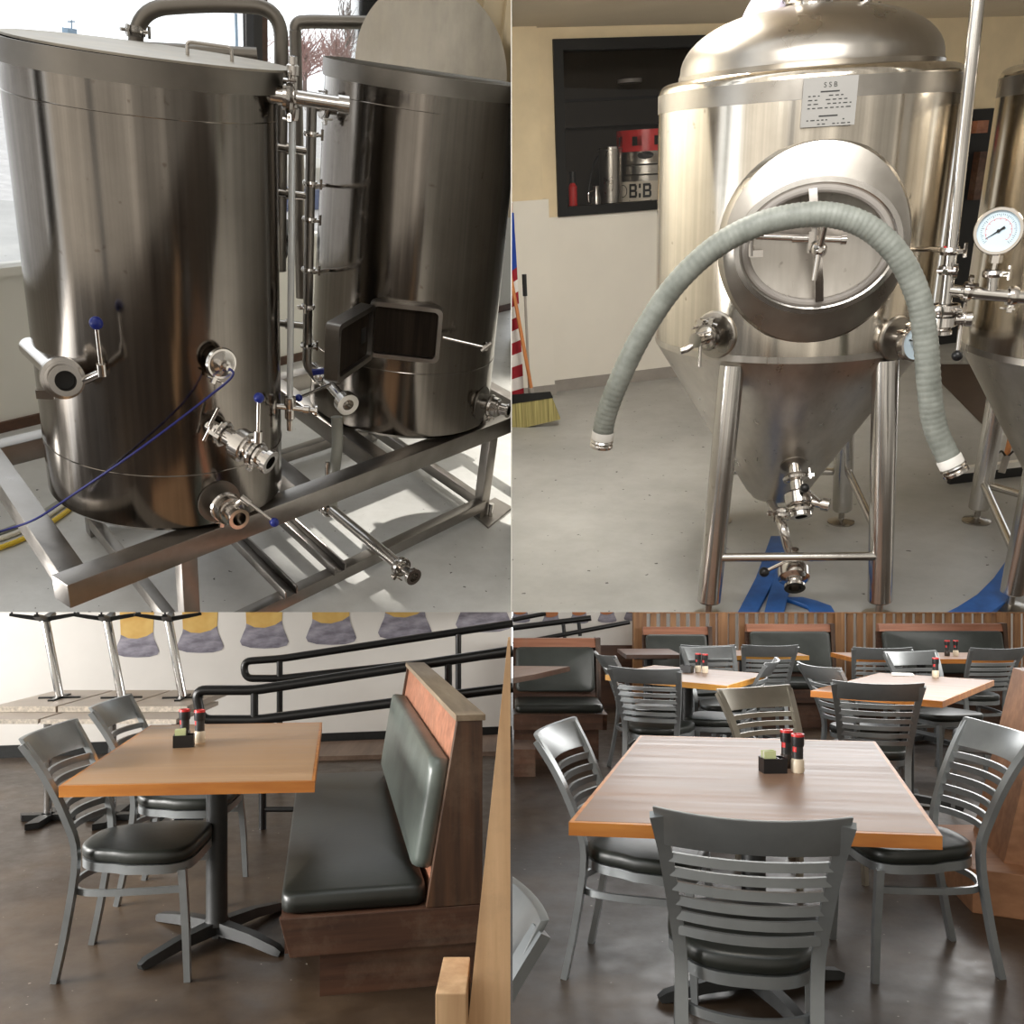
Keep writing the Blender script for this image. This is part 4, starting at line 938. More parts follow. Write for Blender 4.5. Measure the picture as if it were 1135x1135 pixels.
struct('wall_back', vbox(-3, 6, 0, fz0, -.12, 0), M['wall_white'], C)
struct('wall_back', vbox(-3, 6, fz1, ZC, -.12, 0), M['plaster'], C)
struct('wall_back', vbox(-3, fa0, fz0, fz1, -.12, 0), M['plaster'], C)
struct('wall_back', vbox(fa1, 6, fz0, fz1, -.12, 0), M['plaster'], C)
pz = va_(590, 222, -.1)[1]; pa = va_(608, 222, -.1)[0]
struct('wall_pier', vbox(-3, pa, 0, pz, 0, .10), M['wall_white'], C)
struct('wall_pier', vbox(-3, pa-.04, pz, ZC, 0, .085), M['plaster'], C)
struct('baseboard_back', vbox(pa, 6, 0, .10, 0, .012), M['base_grey'], C)
struct('baseboard_left', vbox(-3, pa+.01, 0, .09, .10, .112), M['base_grey'], C)
wi = struct('window_2', vbox(fa0, fa0+.075, fz0, fz1, -.10, .03), M['black'], C)
struct('window_frame', vbox(fa1-.075, fa1, fz0, fz1, -.10, .03), M['black'], C, wi); struct('window_frame', vbox(fa0+.075, fa1-.075, fz0, fz0+.07, -.10, .03), M['black'], C, wi)
struct('window_frame', vbox(fa0+.075, fa1-.075, fz1-.075, fz1, -.10, .03), M['black'], C, wi)
struct('pane', vbox(fa0+.075, fa1-.075, fz0+.07, fz1-.075, -.06, -.055), M['glass'], C, wi)
# store room behind the inner window
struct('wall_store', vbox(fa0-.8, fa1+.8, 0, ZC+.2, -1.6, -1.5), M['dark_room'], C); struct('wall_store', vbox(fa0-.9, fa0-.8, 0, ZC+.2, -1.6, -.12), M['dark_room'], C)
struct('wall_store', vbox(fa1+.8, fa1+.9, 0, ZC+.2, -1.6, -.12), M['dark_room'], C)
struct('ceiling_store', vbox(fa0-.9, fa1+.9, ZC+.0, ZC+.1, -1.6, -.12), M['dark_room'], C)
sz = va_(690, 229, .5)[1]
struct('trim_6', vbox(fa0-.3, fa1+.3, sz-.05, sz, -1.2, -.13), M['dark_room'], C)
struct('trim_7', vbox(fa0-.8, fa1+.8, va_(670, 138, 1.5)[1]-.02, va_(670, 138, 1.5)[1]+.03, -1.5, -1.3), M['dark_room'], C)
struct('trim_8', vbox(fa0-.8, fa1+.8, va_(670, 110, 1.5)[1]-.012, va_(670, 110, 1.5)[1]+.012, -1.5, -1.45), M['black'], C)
def at(u, v, d): return KW(u, v, d)
def mpp(u, v, d): return (at(u+1, v, d)-at(u, v, d)).length
d = .5; kc = at(715, 228, d); kc.z = sz; m = mpp(715, 200, d); R = 29*m
kh = (at(712, 167, d).z-sz)
kg = thing('beer_keg', 'steel beer keg with red collar and big black letters behind the inner window', 'keg', C, kc)
part('keg_body', MB().lathe([(1e-6, 0), (R*.9, 0), (R*.93, .02), (R, .05), (R, kh*.56), (R*1.02, kh*.575), (R, kh*.59), (R, kh*.74), (R*1.02, kh*.755), (R, kh*.77), (R, kh*.8), (R*.96, kh*.86), (R*.96, kh), (1e-6, kh)], kc, (0, 0, 1), 48), M['steel_collar'], kg)
ch = at(712, 144, d).z-sz-kh
mb = MB()
for k in range(8):
    a0 = 2*PI*k/8; mb.lathe([(R*.96, kh), (R*1.0, kh), (R*1.0, kh+ch), (R*.96, kh+ch), (R*.96, kh)], kc, (0, 0, 1), 4, a0, a0+.42)
mb.lathe([(R*.95, kh+ch*.72), (R*1.01, kh+ch*.72), (R*1.01, kh+ch), (R*.95, kh+ch), (R*.95, kh+ch*.72)], kc, (0, 0, 1), 48); mb.lathe([(R*.95, kh-.004), (R*1.01, kh-.004), (R*1.01, kh+ch*.25), (R*.95, kh+ch*.25), (R*.95, kh-.004)], kc, (0, 0, 1), 48)
part('collar', mb, M['red_plastic'], kg, 'red plastic collar')
tow = U(V((C.e.x-kc.x, C.e.y-kc.y, 0)))
def onkeg(mb, zoff, xo=0):                   # wrap a flat text mesh on the keg side
    side = V((-tow.y, tow.x, 0)); out = []
    for p in mb.v:
        a = (p.x+xo)/R; out.append(kc+(tow*math.cos(a)+side*math.sin(a))*(R+.002+p.z)+V((0, 0, zoff+p.y)))
    mb.v = out; return mb
def bars(mb, x, w_, h_):                      # heavy block letter B with open counters
    t_ = w_*.27
    for a, b, c_, e in ((0, 0, t_, h_), (t_, 0, w_*.92, t_), (t_, h_/2-t_/2, w_*.88, h_/2+t_/2), (t_, h_-t_, w_*.86, h_), (w_-t_, t_*.6, w_, h_/2-t_*.25), (w_-t_*1.15, h_/2+t_*.25, w_-t_*.15, h_-t_*.6)):
        mb.box((x+a, b-h_/2, 0), (x+c_, e-h_/2, .001))
zl_ = at(712, 210, d).z-sz
part('label_band', MB().lathe([(R+.0002, zl_-11*m), (R+.0012, zl_-11*m), (R+.0012, zl_+8.5*m), (R+.0002, zl_+8.5*m)], kc, (0, 0, 1), 48), plain('pale_keg_label', srgb(196, 186, 170), .45), kg, 'pale band behind the letters')
mb = MB(); bars(mb, -11*m, 8.5*m, 13*m); bars(mb, 3.2*m, 8.5*m, 13*m)
for y_ in (-4.4*m, 4.4*m): mb.box((-.9*m, y_-2.*m, 0), (1.3*m, y_+2.*m, .001))
part('keg_lettering', onkeg(mb, at(712, 210, d).z-sz, -5.5*m), M['black'], kg, smooth=0)
mb = MB().box((-11*m, -9.4*m, 0), (11.7*m, -8.4*m, .001)); part('keg_underline', onkeg(mb, at(712, 210, d).z-sz, -5.5*m), M['black'], kg, smooth=0)
a = onkeg(MB().ring((0, 0, 0), (0, 0, 1), 5.5*m, .003, 24, 6), at(700, 211, d).z-sz, -25*m); part('keg_emblem', a, M['black'], kg)
part('hand_hole', onkeg(MB().prism([(8*m*math.cos(t), 3.4*m*math.sin(t), 0) for t in [2*PI*i/20 for i in range(20)]], (0, 0, .001)), at(710, 172, d).z-sz, 0), M['black'], kg, smooth=0)
def can(name, label, cat, u, vt, vb, w, d, mat, extra=None):
    c_ = at(u, vb, d); c_.z = sz; m_ = mpp(u, vb, d); r_ = w*m_/2; h_ = at(u, vt, d).z-sz
    return thing(name, label, cat, C, c_), c_, r_, h_
t, c_, r_, h_ = can('steel_canister', 'bright steel canister left of the red-collared keg behind the inner window', 'canister', 677, 165, 228, 23, .42, 'polish')
part('body', MB().lathe([(1e-6, 0), (r_, 0), (r_, h_*.97), (r_*1.05, h_*.97), (r_*1.05, h_), (1e-6, h_)], c_, (0, 0, 1), 32), M['steel_collar'], t); part('lid', MB().disc(c_+V((0, 0, h_)), (0, 0, 1), r_*.98, .015), M['polish'], t)
t, c_, r_, h_ = can('red_bottle', 'small red bottle with a black cap behind the inner window', 'bottle', 635, 190, 216, 9, .35, 'red')
part('body', MB().lathe([(1e-6, 0), (r_, 0), (r_, h_*.62), (r_*.55, h_*.7), (r_*.55, h_*.72), (1e-6, h_*.72)], c_, (0, 0, 1), 18), M['red_plastic'], t); part('cap', MB().lathe([(1e-6, h_*.72), (r_*.75, h_*.72), (r_*.75, h_), (1e-6, h_)], c_, (0, 0, 1), 18), M['black_plastic'], t, 'black cap')
t, c_, r_, h_ = can('glass_jug', 'dull metal jug beside the canister behind the inner window', 'jug', 661, 206, 228, 9, .3, 'polish')
part('body', MB().lathe([(1e-6, 0), (r_, 0), (r_*1.05, h_*.5), (r_*.6, h_*.8), (r_*.7, h_), (1e-6, h_)], c_, (0, 0, 1), 20), M['steel_collar'], t)
part('handle', MB().tube(fillet([c_+ve*-r_+V((0, 0, h_*.25)), c_+ve*-r_*1.9+V((0, 0, h_*.3)), c_+ve*-r_*1.9+V((0, 0, h_*.75)), c_+ve*-r_*.6+V((0, 0, h_*.8))], .02), .006, 8), M['polish'], t)
solo('coiled_hose', MB().tube(bez([at(652, 226, .4), at(654, 200, .45), at(660, 178, .5), at(668, 172, .55), at(672, 190, .55)], 8), .009, 8), M['rubber'], 'thin dark hose arching up behind the jug in the store room', 'hose', C)
lp = at(698, 92, 1.0); solo('ceiling_lamp', MB().disc(lp, (0, 0, 1), .11, .03), M['base_grey'], 'round flat lamp under the store room ceiling behind the window', 'lamp', C)
# ceiling and right wall
struct('ceiling', MB().box((-6, 3.6, ZC), (8, 12, ZC+.12)), M['ceiling'], C)
da, db, dz = va_(1046, 300)[0], va_(1120, 300)[0], va_(1080, 121)[1]
struct('doorway_shade', vbox(da, db, 0, dz, 0, .015), M['black'], C)  # flat black sheet painted as the darkness inside the open doorway
q = [C.z(*uv, .002) for uv in ((1030, 404), (1085, 404), (1130, 430), (1096, 478), (1040, 421))]
struct('floor', MB().prism(q, (0, 0, .003)), M['brown_floor'], C)
t = thing('shelf_stock', 'brown boxes glimpsed in the dark doorway behind the upright pipe', 'box', C, KW(1080, 200))
part('box', MB().obox(KW(1080, 141)+vn*.06, ve*.06, vn*.04, V((0, 0, .05))), M['bench_red'], t); part('box', MB().obox(KW(1079, 195)+vn*.06, ve*.05, vn*.04, V((0, 0, .20))), M['bench'], t)

# ---- fermenter
def ell(c, n, prof, seg=64):                 # elliptical lathe: (half width, half height, along n)
    ex = U(V((-n.y, n.x, 0))); ez = n.cross(ex) if n.cross(ex).z > 0 else ex.cross(n); vs = []; k = len(prof)
    for j in range(seg):
        a = 2*PI*j/seg; vs += [V(c)+ex*pa_*math.cos(a)+ez*pb*math.sin(a)+n*h for pa_, pb, h in prof]
    return MB().add(vs, [(j*k+i, ((j+1) % seg)*k+i, ((j+1) % seg)*k+i+1, j*k+i+1) for j in range(seg) for i in range(k-1)])
def tank_body(t, c, r, zb, zt, rc, zc, dome=.20):
    sp = [(r-.035*(1-math.cos(a)), zt-.035+.035*math.sin(a)) for a in [PI/2*i/6 for i in range(7)]]
    part('shell', MB().lathe([(r, zb)]+sp+[(r*.84, zt+.006)], (c[0], c[1], 0), (0, 0, 1), 96), M['steel_tank'], t)
    part('rim_band', MB().lathe([(r+.0005, zt-.10), (r+.002, zt-.10), (r+.002, zt-.036), (r+.0005, zt-.036)], (c[0], c[1], 0), (0, 0, 1), 96), M['steel_collar'], t)
    R = r*.855
    part('dome', MB().lathe([(R, zt-.0), (R+.006, zt+.02), (R, zt+.035)]+[(max(R*math.cos(a)**.8, 1e-6), zt+.035+dome*math.sin(a)) for a in [PI/2*i/14 for i in range(1, 15)]], (c[0], c[1], 0), (0, 0, 1), 96), M['steel_collar'], t)
    part('cone', MB().lathe([(r+.0005, zb+.025), (r+.0005, zb), (r-.014, zb-.022), (rc+.02, zc+.03), (rc, zc+.012), (rc-.006, zc), (1e-6, zc)], (c[0], c[1], 0), (0, 0, 1), 96), M['steel_cone'], t)
def tank_leg(t, p, r, ztop, top=None):
    a = V((p[0], p[1], .075)); b = V((*(top or p)[:2], ztop)); ln = (b-a).length
    l = part('leg', MB().lathe([(1e-6, 0), (r-.004, 0), (r, .005), (r, ln), (1e-6, ln)], a, b-a, 28), M['steel_leg'], t)
    part('foot', MB().lathe([(1e-6, 0), (.07, 0), (.07, .008), (.015, .02), (.015, .076), (1e-6, .076)], (p[0], p[1], 0), (0, 0, 1), 24), M['steel_collar'], l)
    return l
FC, FR = V((.108, 4.215)), .575; ZB, ZT, RC, ZCN, RL, PH = 1.1017, 2.1046, .119, .362, .585, .165
ft_ = thing('fermenter', 'conical steel fermenter with an oval manway and grey hose over it', 'tank', C, (FC.x, FC.y, 0))
tank_body(ft_, FC, FR, ZB, ZT, RC, ZCN)
LG = [C.z(*uv, 0) for uv in ((785, 684), (973, 684), (932, 579), (797, 577))]
for p in LG:
    q = U(V((p.x-FC.x, p.y-FC.y, 0)))*.545; tank_leg(ft_, p, .05, ZB-.02, V((FC.x+q.x, FC.y+q.y, 0)))
zl = C.y(880, 617, (LG[0].y+LG[1].y)/2).z; zh = 0
for i, j, z in ((0, 1, zl), (1, 2, zl+.02), (2, 3, zl), (3, 0, zl)):
    a, b = LG[i]+V((0, 0, z)), LG[j]+V((0, 0, z)); dd = U(b-a); part('brace', MB().tube([a+dd*.045, b-dd*.045], .019, 16), M['steel_leg'], ft_)
# manway
S = C.cyl(903, 272, FC, FR); n = U(V((S.x-FC.x, S.y-FC.y, 0))); ex = V((-n.y, n.x, 0)); ex = ex if ex.x > 0 else -ex; ez = V((0, 0, 1))
part('manway_collar', ell(S, n, [(.345, .375, -.17), (.335, .358, -.02), (.325, .345, .006), (.312, .328, .010), (.285, .228, .030)]), M['steel_collar'], ft_)
part('manway_rim', ell(S, n, [(.290, .232, .02), (.290, .232, .065), (.272, .214, .068), (.262, .204, .062), (.262, .204, .03)]), M['steel_leg'], ft_)
dr = part('manway_door', ell(S, n, [(.262, .204, .03), (.262, .204, .055), (.245, .189, .058), (.235, .180, .040), (.12, .09, .022), (1e-4, 1e-4, .018)]), M['steel_cone'], ft_)
gp = [S+n*.060+ex*.248*math.cos(2*PI*i/64)+ez*.193*math.sin(2*PI*i/64) for i in range(64)]
part('gasket', MB().tube(gp, .014, 10, closed=True, up=n), M['base_grey'], dr, 'grey rubber gasket')
mp_ = lambda u, v, k: C.pl(u, v, S+n*k, n)
part('yoke_bar', MB().bar([mp_(901, 209, .085), mp_(902, 232, .10), mp_(906, 275, .115), mp_(908, 312, .10), mp_(908, 334, .085)], .028, .010, up=n), M['polish'], dr)
part('hinge_arm', MB().tube([mp_(838, 262, .09), mp_(933, 266, .09)], .011), M['polish'], dr)
part('hinge_arm_sleeve', MB().tube([mp_(878, 264.5, .09), mp_(900, 265, .09)], .014), M['polish'], dr); part('hinge_arm_end', MB().tube([mp_(932, 266, .09), mp_(938, 266, .09)], .016), M['polish'], dr)
part('hinge_post', MB().tube([mp_(829, 244, .05), mp_(830, 284, .05)], .020), M['polish'], ft_)
for v in (248, 281): part('hinge_lug', MB().obox(mp_(836, v, .05), ex*.03, n*.014, ez*.012), M['polish'], ft_)
hbz = mp_(908, 277, .15)
part('door_screw', MB().tube([mp_(906, 275, .02), hbz], .012), M['polish'], dr); part('hand_knob', MB().lathe([(1e-6, 0), (.024, 0), (.028, .015), (.02, .03), (.008, .04), (1e-6, .04)], hbz-n*.02, n, 20), M['polish'], dr)
part('screw_handle', MB().tube([hbz, mp_(916, 243, .19)], .010, scale=[1.2, .9]), M['polish'], dr); part('screw_handle', MB().tube([hbz, mp_(902, 311, .17)], .010, scale=[1.2, .9]), M['polish'], dr)
part('lock_lug', MB().obox(mp_(898, 268, .10), ex*.008, n*.02, ez*.035), M['polish'], dr)
# name plate
NPs = C.cyl(918, 113, FC, FR); nn_ = U(V((NPs.x-FC.x, NPs.y-FC.y, 0))); ex_ = V((-nn_.y, nn_.x, 0)); ex_ = ex_ if ex_.x > 0 else -ex_
m = 3.55e-3; hw_, hh_ = 25*m, 21*m
npl = part('name_plate', MB().obox(NPs+nn_*.014, ex_*hw_, nn_*.008, ez*hh_), M['plate'], ft_, 'engraved steel name plate', smooth=0)
mb = text_mb('S S B', .022, NPs+nn_*.0225+ez*hh_*.68, ex_, ez, .0004)
part('plate_heading', mb, M['black'], npl, smooth=0)
mb = MB()
rnd = random.Random(4)
for row in range(9):
    z_ = hh_*(.42-row*.165)
    x_ = -hw_*.8
    if row in (0, 6): mb.obox(NPs+nn_*.0225+ez*z_, ex_*hw_*.35, nn_*.0003, ez*.0022); continue
    if row == 5: continue
    while x_ < hw_*.75:
        l_ = rnd.uniform(.006, .018)
        if rnd.random() < .75: mb.obox(NPs+nn_*.0225+ex_*(x_+l_/2)+ez*z_, ex_*l_*.45, nn_*.0003, ez*.0016)
        x_ += l_+.006
part('plate_text', mb, M['rubber'], npl, smooth=0)
# small tape scrap under the manway
S2 = C.cyl(841, 345, FC, FR); n2 = U(V((S2.x-FC.x, S2.y-FC.y, 0))); part('tape_scrap', MB().obox(S2+n2*.002, V((-n2.y, n2.x, 0))*.011, n2*.002, ez*.026), M['base_grey'], ft_)
# sample valve on its round plate
S3 = C.cyl(793, 371, FC, FR); n3 = U(V((S3.x-FC.x, S3.y-FC.y, 0)))
part('valve_plate', MB().lathe([(.092, -.02), (.092, .004), (.086, .008), (1e-6, .008)], S3, n3, 36), M['steel_collar'], ft_)
sv = part('sample_valve', MB().lathe([(.026, 0), (.026, .04), (.04, .042), (.044, .05), (.044, .065), (.026, .068), (.022, .11), (.028, .115), (.028, .14), (1e-6, .14)], S3, n3, 24), M['polish'], ft_)
clampring(sv, S3+n3*.055, n3, .042, .022, (-.6, 0, .8)); clampring(sv, S3+n3*.055, n3, .042, .022, (.3, 0, 1))
p = S3+n3*.10; part('spout', MB().tube([p, p+V((-.05, -.03, -.035)), p+V((-.075, -.04, -.04))], .012), M['polish'], sv); part('valve_lever', MB().tube([p+V((0, -.03, .02)), p+V((.0, -.04, -.10))], .007), M['polish'], sv)
# thermometer on the right
S4 = C.cyl(993, 375, FC, FR); n4 = U(V((S4.x-FC.x, S4.y-FC.y, 0)))
part('gauge_plate', MB().lathe([(.085, -.02), (.085, .004), (.08, .008), (1e-6, .008)], S4, n4, 36), M['steel_collar'], ft_)
tg = part('thermometer', MB().lathe([(.02, 0), (.02, .05), (.03, .055), (.03, .075), (.02, .08), (.02, .11), (1e-6, .11)], S4, n4, 24), M['polish'], ft_)
clampring(tg, S4+n4*.065, n4, .034, .022, (-.4, 0, 1))
dc_ = C.near(C.y(1013, 381, S4.y-.06), 0); dn4 = U(V((.55, -.75, .12)))
part('dial_case', MB().lathe([(1e-6, -.03), (.062, -.03), (.066, -.02), (.066, .008), (.058, .01), (.058, .003), (1e-6, .003)], dc_, dn4, 32), M['polish'], tg)
part('dial_face', MB().disc(dc_+dn4*.003, dn4, .058, .001, 32), M['dial'], tg, 'pale dial'); sx = U(dn4.cross(V((0, 0, 1)))); part('needle', MB().bar([dc_+dn4*.006+V((0, 0, .0))-sx*.012, dc_+dn4*.006+sx*.03+V((0, 0, .018))], .006, .001, up=dn4), M['black'], tg)
# neck and pipes on the dome
zn = ZT+.22
nk = part('neck', MB().lathe([(.075, 0), (.075, .055), (.10, .055), (.105, .065), (.105, .09), (.10, .10), (.07, .10), (.07, .35), (1e-6, .35)], (FC.x, FC.y-.02, zn-.03), (0, 0, 1), 36), M['polish'], ft_)
for w_ in ((-.9, -.5, 0), (.8, -.5, 0)): clampring(nk, V((FC.x, FC.y-.02, zn+.05)), (0, 0, 1), .102, .03, w_)
pp = C.y(958, 18, FC.y+.05); sp_ = part('spray_pipe', MB().lathe([(.024, -.1), (.024, .3), (1e-6, .3)], pp, (0, 0, 1), 20), M['polish'], ft_); clampring(sp_, pp+V((0, 0, .02)), (0, 0, 1), .026, .02, (.8, -.5, 0))
solo('blow_off_hose', MB().tube(bez([C.y(905, -60, FC.y+.1), C.y(872, -8, FC.y+.1), C.y(848, 8, FC.y+.2), C.y(835, 30, FC.y+.3)], 8), .06, 18), plain('lavender_hose', srgb(150, 148, 170), .35), 'pale lavender hose behind the top of the near fermenter', 'hose', C)
# outlet fittings on the cone
slope = math.atan2(ZB-ZCN, FR-RC)
def cone_pt(u, v):                           # hit on the cone by marching
    dd = C.ray(u, v); s = 2.0
    while s < 6:
        p = C.e+dd*s; rr = RC+(FR-RC)*(p.z-ZCN)/(ZB-ZCN)
        if math.hypot(p.x-FC.x, p.y-FC.y) < rr: return p
        s += .004
    return p
S5 = cone_pt(880, 517); n5 = U(V((S5.x-FC.x, S5.y-FC.y, 0))*math.sin(slope)/1 + V((0, 0, 0))); n5 = U(V((n5.x*math.sin(slope), n5.y*math.sin(slope), -math.cos(slope))))
part('outlet_plate', MB().disc(S5-n5*.006, n5, .062, .008, 32), M['steel_cone'], ft_)
E5 = C.y(888, 573, S5.y-.14); ax = U(E5-S5); ln = (E5-S5).length
ov = part('racking_valve', MB().lathe([(.028, -.03), (.028, ln*.15), (.04, ln*.16), (.044, ln*.2), (.044, ln*.27), (.028, ln*.3), (.028, ln*.48), (.046, ln*.5), (.058, ln*.55), (.058, ln*.75), (.048, ln*.8), (.034, ln*.82), (.034, ln*.9), (.046, ln*.92), (.046, ln), (.026, ln), (.026, ln-.08), (1e-6, ln-.08)], S5, ax, 28), M['polish'], ft_)
clampring(ov, S5+ax*ln*.23, ax, .044, .02, (1, 0, .1)); clampring(ov, S5+ax*ln*.87, ax, .046, .02, (-.8, 0, -.3))
hb = S5+ax*ln*.65; part('side_port', MB().lathe([(.02, 0), (.02, .10), (.028, .10), (.028, .13), (.018, .13), (1e-6, .12)], hb, V((1, -.25, -.1)), 20), M['polish'], ov)
knob(ov, hb+V((.09, -.03, .0)), C.y(892, 541, hb.y-.05), .020, False, 'black_plastic')
bp0 = V((FC.x-.03, FC.y-.06, ZCN)); P_ = lambda u, v: C.y(u, v, LG[0].y+.16)
be_ = C.y(881, 652, LG[0].y+.02)
part('bottom_pipe', MB().tube(fillet([bp0, P_(868, 585), P_(873, 606), P_(880, 622)], .05), .021, 16), M['polish'], ft_); clampring(ft_, P_(866, 568), (0, 0, 1), .028, .02, (-1, -.4, 0), 'pipe_clamp')
a = P_(878, 616); ax = U(be_-a); ln = (be_-a).length
bv = part('bottom_valve', MB().lathe([(.021, -.02), (.021, ln*.25), (.05, ln*.3), (.066, ln*.45), (.066, ln*.7), (.05, ln*.78), (.03, ln*.8), (.03, ln*.9), (.044, ln*.92), (.044, ln), (.026, ln), (.026, ln-.07), (1e-6, ln-.07)], a, ax, 28), M['polish'], ft_)
hb = a+ax*ln*.4; knob(bv, hb+V((0, -.02, .06)), C.y(847, 634, hb.y-.04), .022, False, 'black_plastic'); part('valve_stem', MB().tube([hb, hb+V((0, -.02, .10))], .016), M['polish'], bv); part('stem_end', MB().tube([hb+V((0, -.02, .06)), hb+V((.075, -.03, .06))], .009), M['polish'], bv)

# grey ribbed hose draped over the manway handle
yh = 3.395
hp = bez([C.y(u, v, yh+dy) for u, v, dy in ((667, 489, .06), (672, 460, .05), (688, 418, .04), (714, 366, .03), (748, 316, .02), (790, 276, .01), (835, 251, 0), (880, 239.5, 0), (922, 238.5, 0), (962, 252, 0), (996, 284, 0), (1018, 330, .0), (1026, 378, .0), (1030, 430, .0), (1037, 475, .0), (1057, 519, -.02))], 22)
hs = thing('ribbed_hose', 'grey ribbed hose arching over the oval manway, both ends hanging', 'hose', C, hp[len(hp)//2])
part('tube', MB().tube(hp, .0405, 18, scale=[1+.03*math.sin(i*2.1) for i in range(len(hp))]), M['ribbed'], hs, smooth=1.0)
for k, (a, b) in enumerate(((hp[6], hp[0]), (hp[-7], hp[-1]))):
    ax = U(b-a)
    part('cuff', MB().lathe([(.0425, -.045), (.044, -.04), (.044, -.012), (.0425, -.01)], b, ax, 24), M['paper_white'], hs, 'white taped cuff')
    part('end_fitting', MB().lathe([(.041, -.008), (.046, -.002), (.041, .008), (.046, .012), (.046, .022), (.032, .022), (.032, -.06), (1e-6, -.06)], b, ax, 28), M['polish'], hs)

# upright blow-off pipe with pressure gauge
yb = 3.66; Q = lambda u, v, dy=0: C.y(u, v, yb+dy)
bo = thing('blow_off_pipe', 'tall steel pipe with a side arm and round pressure gauge', 'pipe', C, Q(1052, 352))
part('riser', MB().tube([Q(1087, -30), Q(1052, 300), Q(1047, 345)], .0215, 20), M['steel_leg'], bo)
part('side_arm', MB().tube([Q(1051, 322), Q(1150, 331)], .0215, 20), M['steel_leg'], bo)
part('gauge_stem', MB().tube([Q(1099, 325), Q(1101, 300)], .019, 16), M['steel_leg'], bo); part('gauge_nut', MB().lathe([(.010, 0), (.010, .03), (.022, .03), (.022, .055), (.012, .058), (.012, .10), (1e-6, .10)], Q(1101, 301), U(Q(1107, 270)-Q(1101, 301)), 6), M['polish'], bo)
up_ = U(Q(1087, 0)-Q(1052, 300)); rt = U(Q(1150, 331)-Q(1051, 322))
clampring(bo, Q(1053, 278), up_, .023, .026, (.7, -.7, 0)); clampring(bo, Q(1051, 299), up_, .023, .03, (-.3, -.9, 0)); clampring(bo, Q(1072, 323), rt, .024, .028, (0, -.3, 1)); clampring(bo, Q(1122, 328), rt, .024, .03, (0, -.3, -1)); clampring(bo, Q(1101, 303), up_, .026, .022, (.8, -.6, 0))
part('link_pipe', MB().tube([C.cyl(1030, 276, FC, FR), Q(1050, 278)], .010, 12), M['polish'], bo); part('red_seal', MB().tube([Q(1045.5, 278), Q(1048, 278)], .0165, 14), M['red_plastic'], bo, 'red seal')
bvv = part('ball_valve', MB().lathe([(.022, 0), (.03, .004), (.048, .01), (.048, .022), (.036, .026), (.036, .04), (.048, .044), (.05, .075), (.036, .082), (.03, .09), (.038, .094), (.038, .106), (.02, .106), (.02, .06), (1e-6, .06)], Q(1047, 337), V((.01, 0, -1)), 26), M['polish'], bo)
clampring(bvv, Q(1047, 342), up_, .044, .03, (.7, -.7, 0)); part('valve_body', MB().lathe([(.022, -.04), (.022, .055), (.026, .06), (.026, .08), (1e-6, .08)], Q(1050, 354), V((1, -.1, .02)), 20), M['polish'], bvv)
knob(bvv, Q(1065, 358), Q(1061, 394, -.03), .020, False, 'black_plastic')
gc = Q(1107, 256, -.03); gn = U(V((C.e-gc).normalized())+V((-.1, 0, 0)))
ga = part('pressure_gauge', MB().lathe([(1e-6, -.035), (.07, -.035), (.076, -.03), (.076, .006), (.079, .008), (.076, .014), (.067, .014), (.067, .002), (1e-6, .002)], gc, gn, 44), M['polish'], bo)
gx_ = U(V((0, 0, 1)).cross(gn)); gy_ = gn.cross(gx_)
part('dial_face', MB().disc(gc+gn*.002, gn, .067, .001, 44), M['dial'], ga, 'pale blue dial')
mb = MB(); mr = MB()
for k in range(41):
    a = math.radians(225-270*k/40); dd = gx_*math.cos(a)+gy_*math.sin(a); l_ = .010 if k % 4 == 0 else .005
    mb.bar([gc+gn*.0038+dd*(.056-l_), gc+gn*.0038+dd*.056], .0012, .0006, up=gn)
    if k % 4 == 0 and k > 1: mr.bar([gc+gn*.0038+dd*.036, gc+gn*.0038+dd*.040], .0018, .0006, up=gn)
arc = [gc+gn*.0038+(gx_*math.cos(math.radians(225-270*k/40))+gy_*math.sin(math.radians(225-270*k/40)))*.041 for k in range(41)]
mr.bar(arc, .0012, .0006, up=gn)
part('dial_ticks', mb, M['black'], ga, smooth=0); part('red_scale', mr, M['dial_red'], ga, 'red inner scale', smooth=0)
a = math.radians(215); dd = gx_*math.cos(a)+gy_*math.sin(a)
part('needle', MB().bar([gc+gn*.006+dd*.046, gc+gn*.006, gc+gn*.006-dd*.022], .006, .0012, up=gn, scale=[.25, .8, 1.6]), M['black'], ga)
part('needle_hub', MB().disc(gc+gn*.005, gn, .006, .003, 16), M['black'], ga)
# second fermenter at the right edge
dd = C.ray(1084, 240); dh = V((dd.x, dd.y, 0)).normalized(); pr = V((dh.y, -dh.x, 0)); c2 = dh*4.35+pr*.55
f2 = thing('fermenter', 'second conical fermenter cut off by the right edge of the picture', 'tank', C, (c2.x, c2.y, 0))
tank_body(f2, c2, .55, ZB-.04, ZT-.02, .12, .36)
l1, l2 = C.z(1082, 578, 0), C.z(1119, 674, 0)
tank_leg(f2, l1, .05, ZB-.06); tank_leg(f2, l2, .05, ZB-.06)
l3 = c2*2-l2; l3.z = 0; tank_leg(f2, l3, .05, ZB-.06)
for a, b, z in ((l1, l2, C.y(1087, 538, l1.y-.05).z), (l1, l3, C.y(1087, 536, l1.y).z)):
    a, b = a+V((0, 0, z)), b+V((0, 0, z)); e_ = U(b-a); part('brace', MB().tube([a+e_*.045, b-e_*.045], .019, 16), M['steel_leg'], f2)
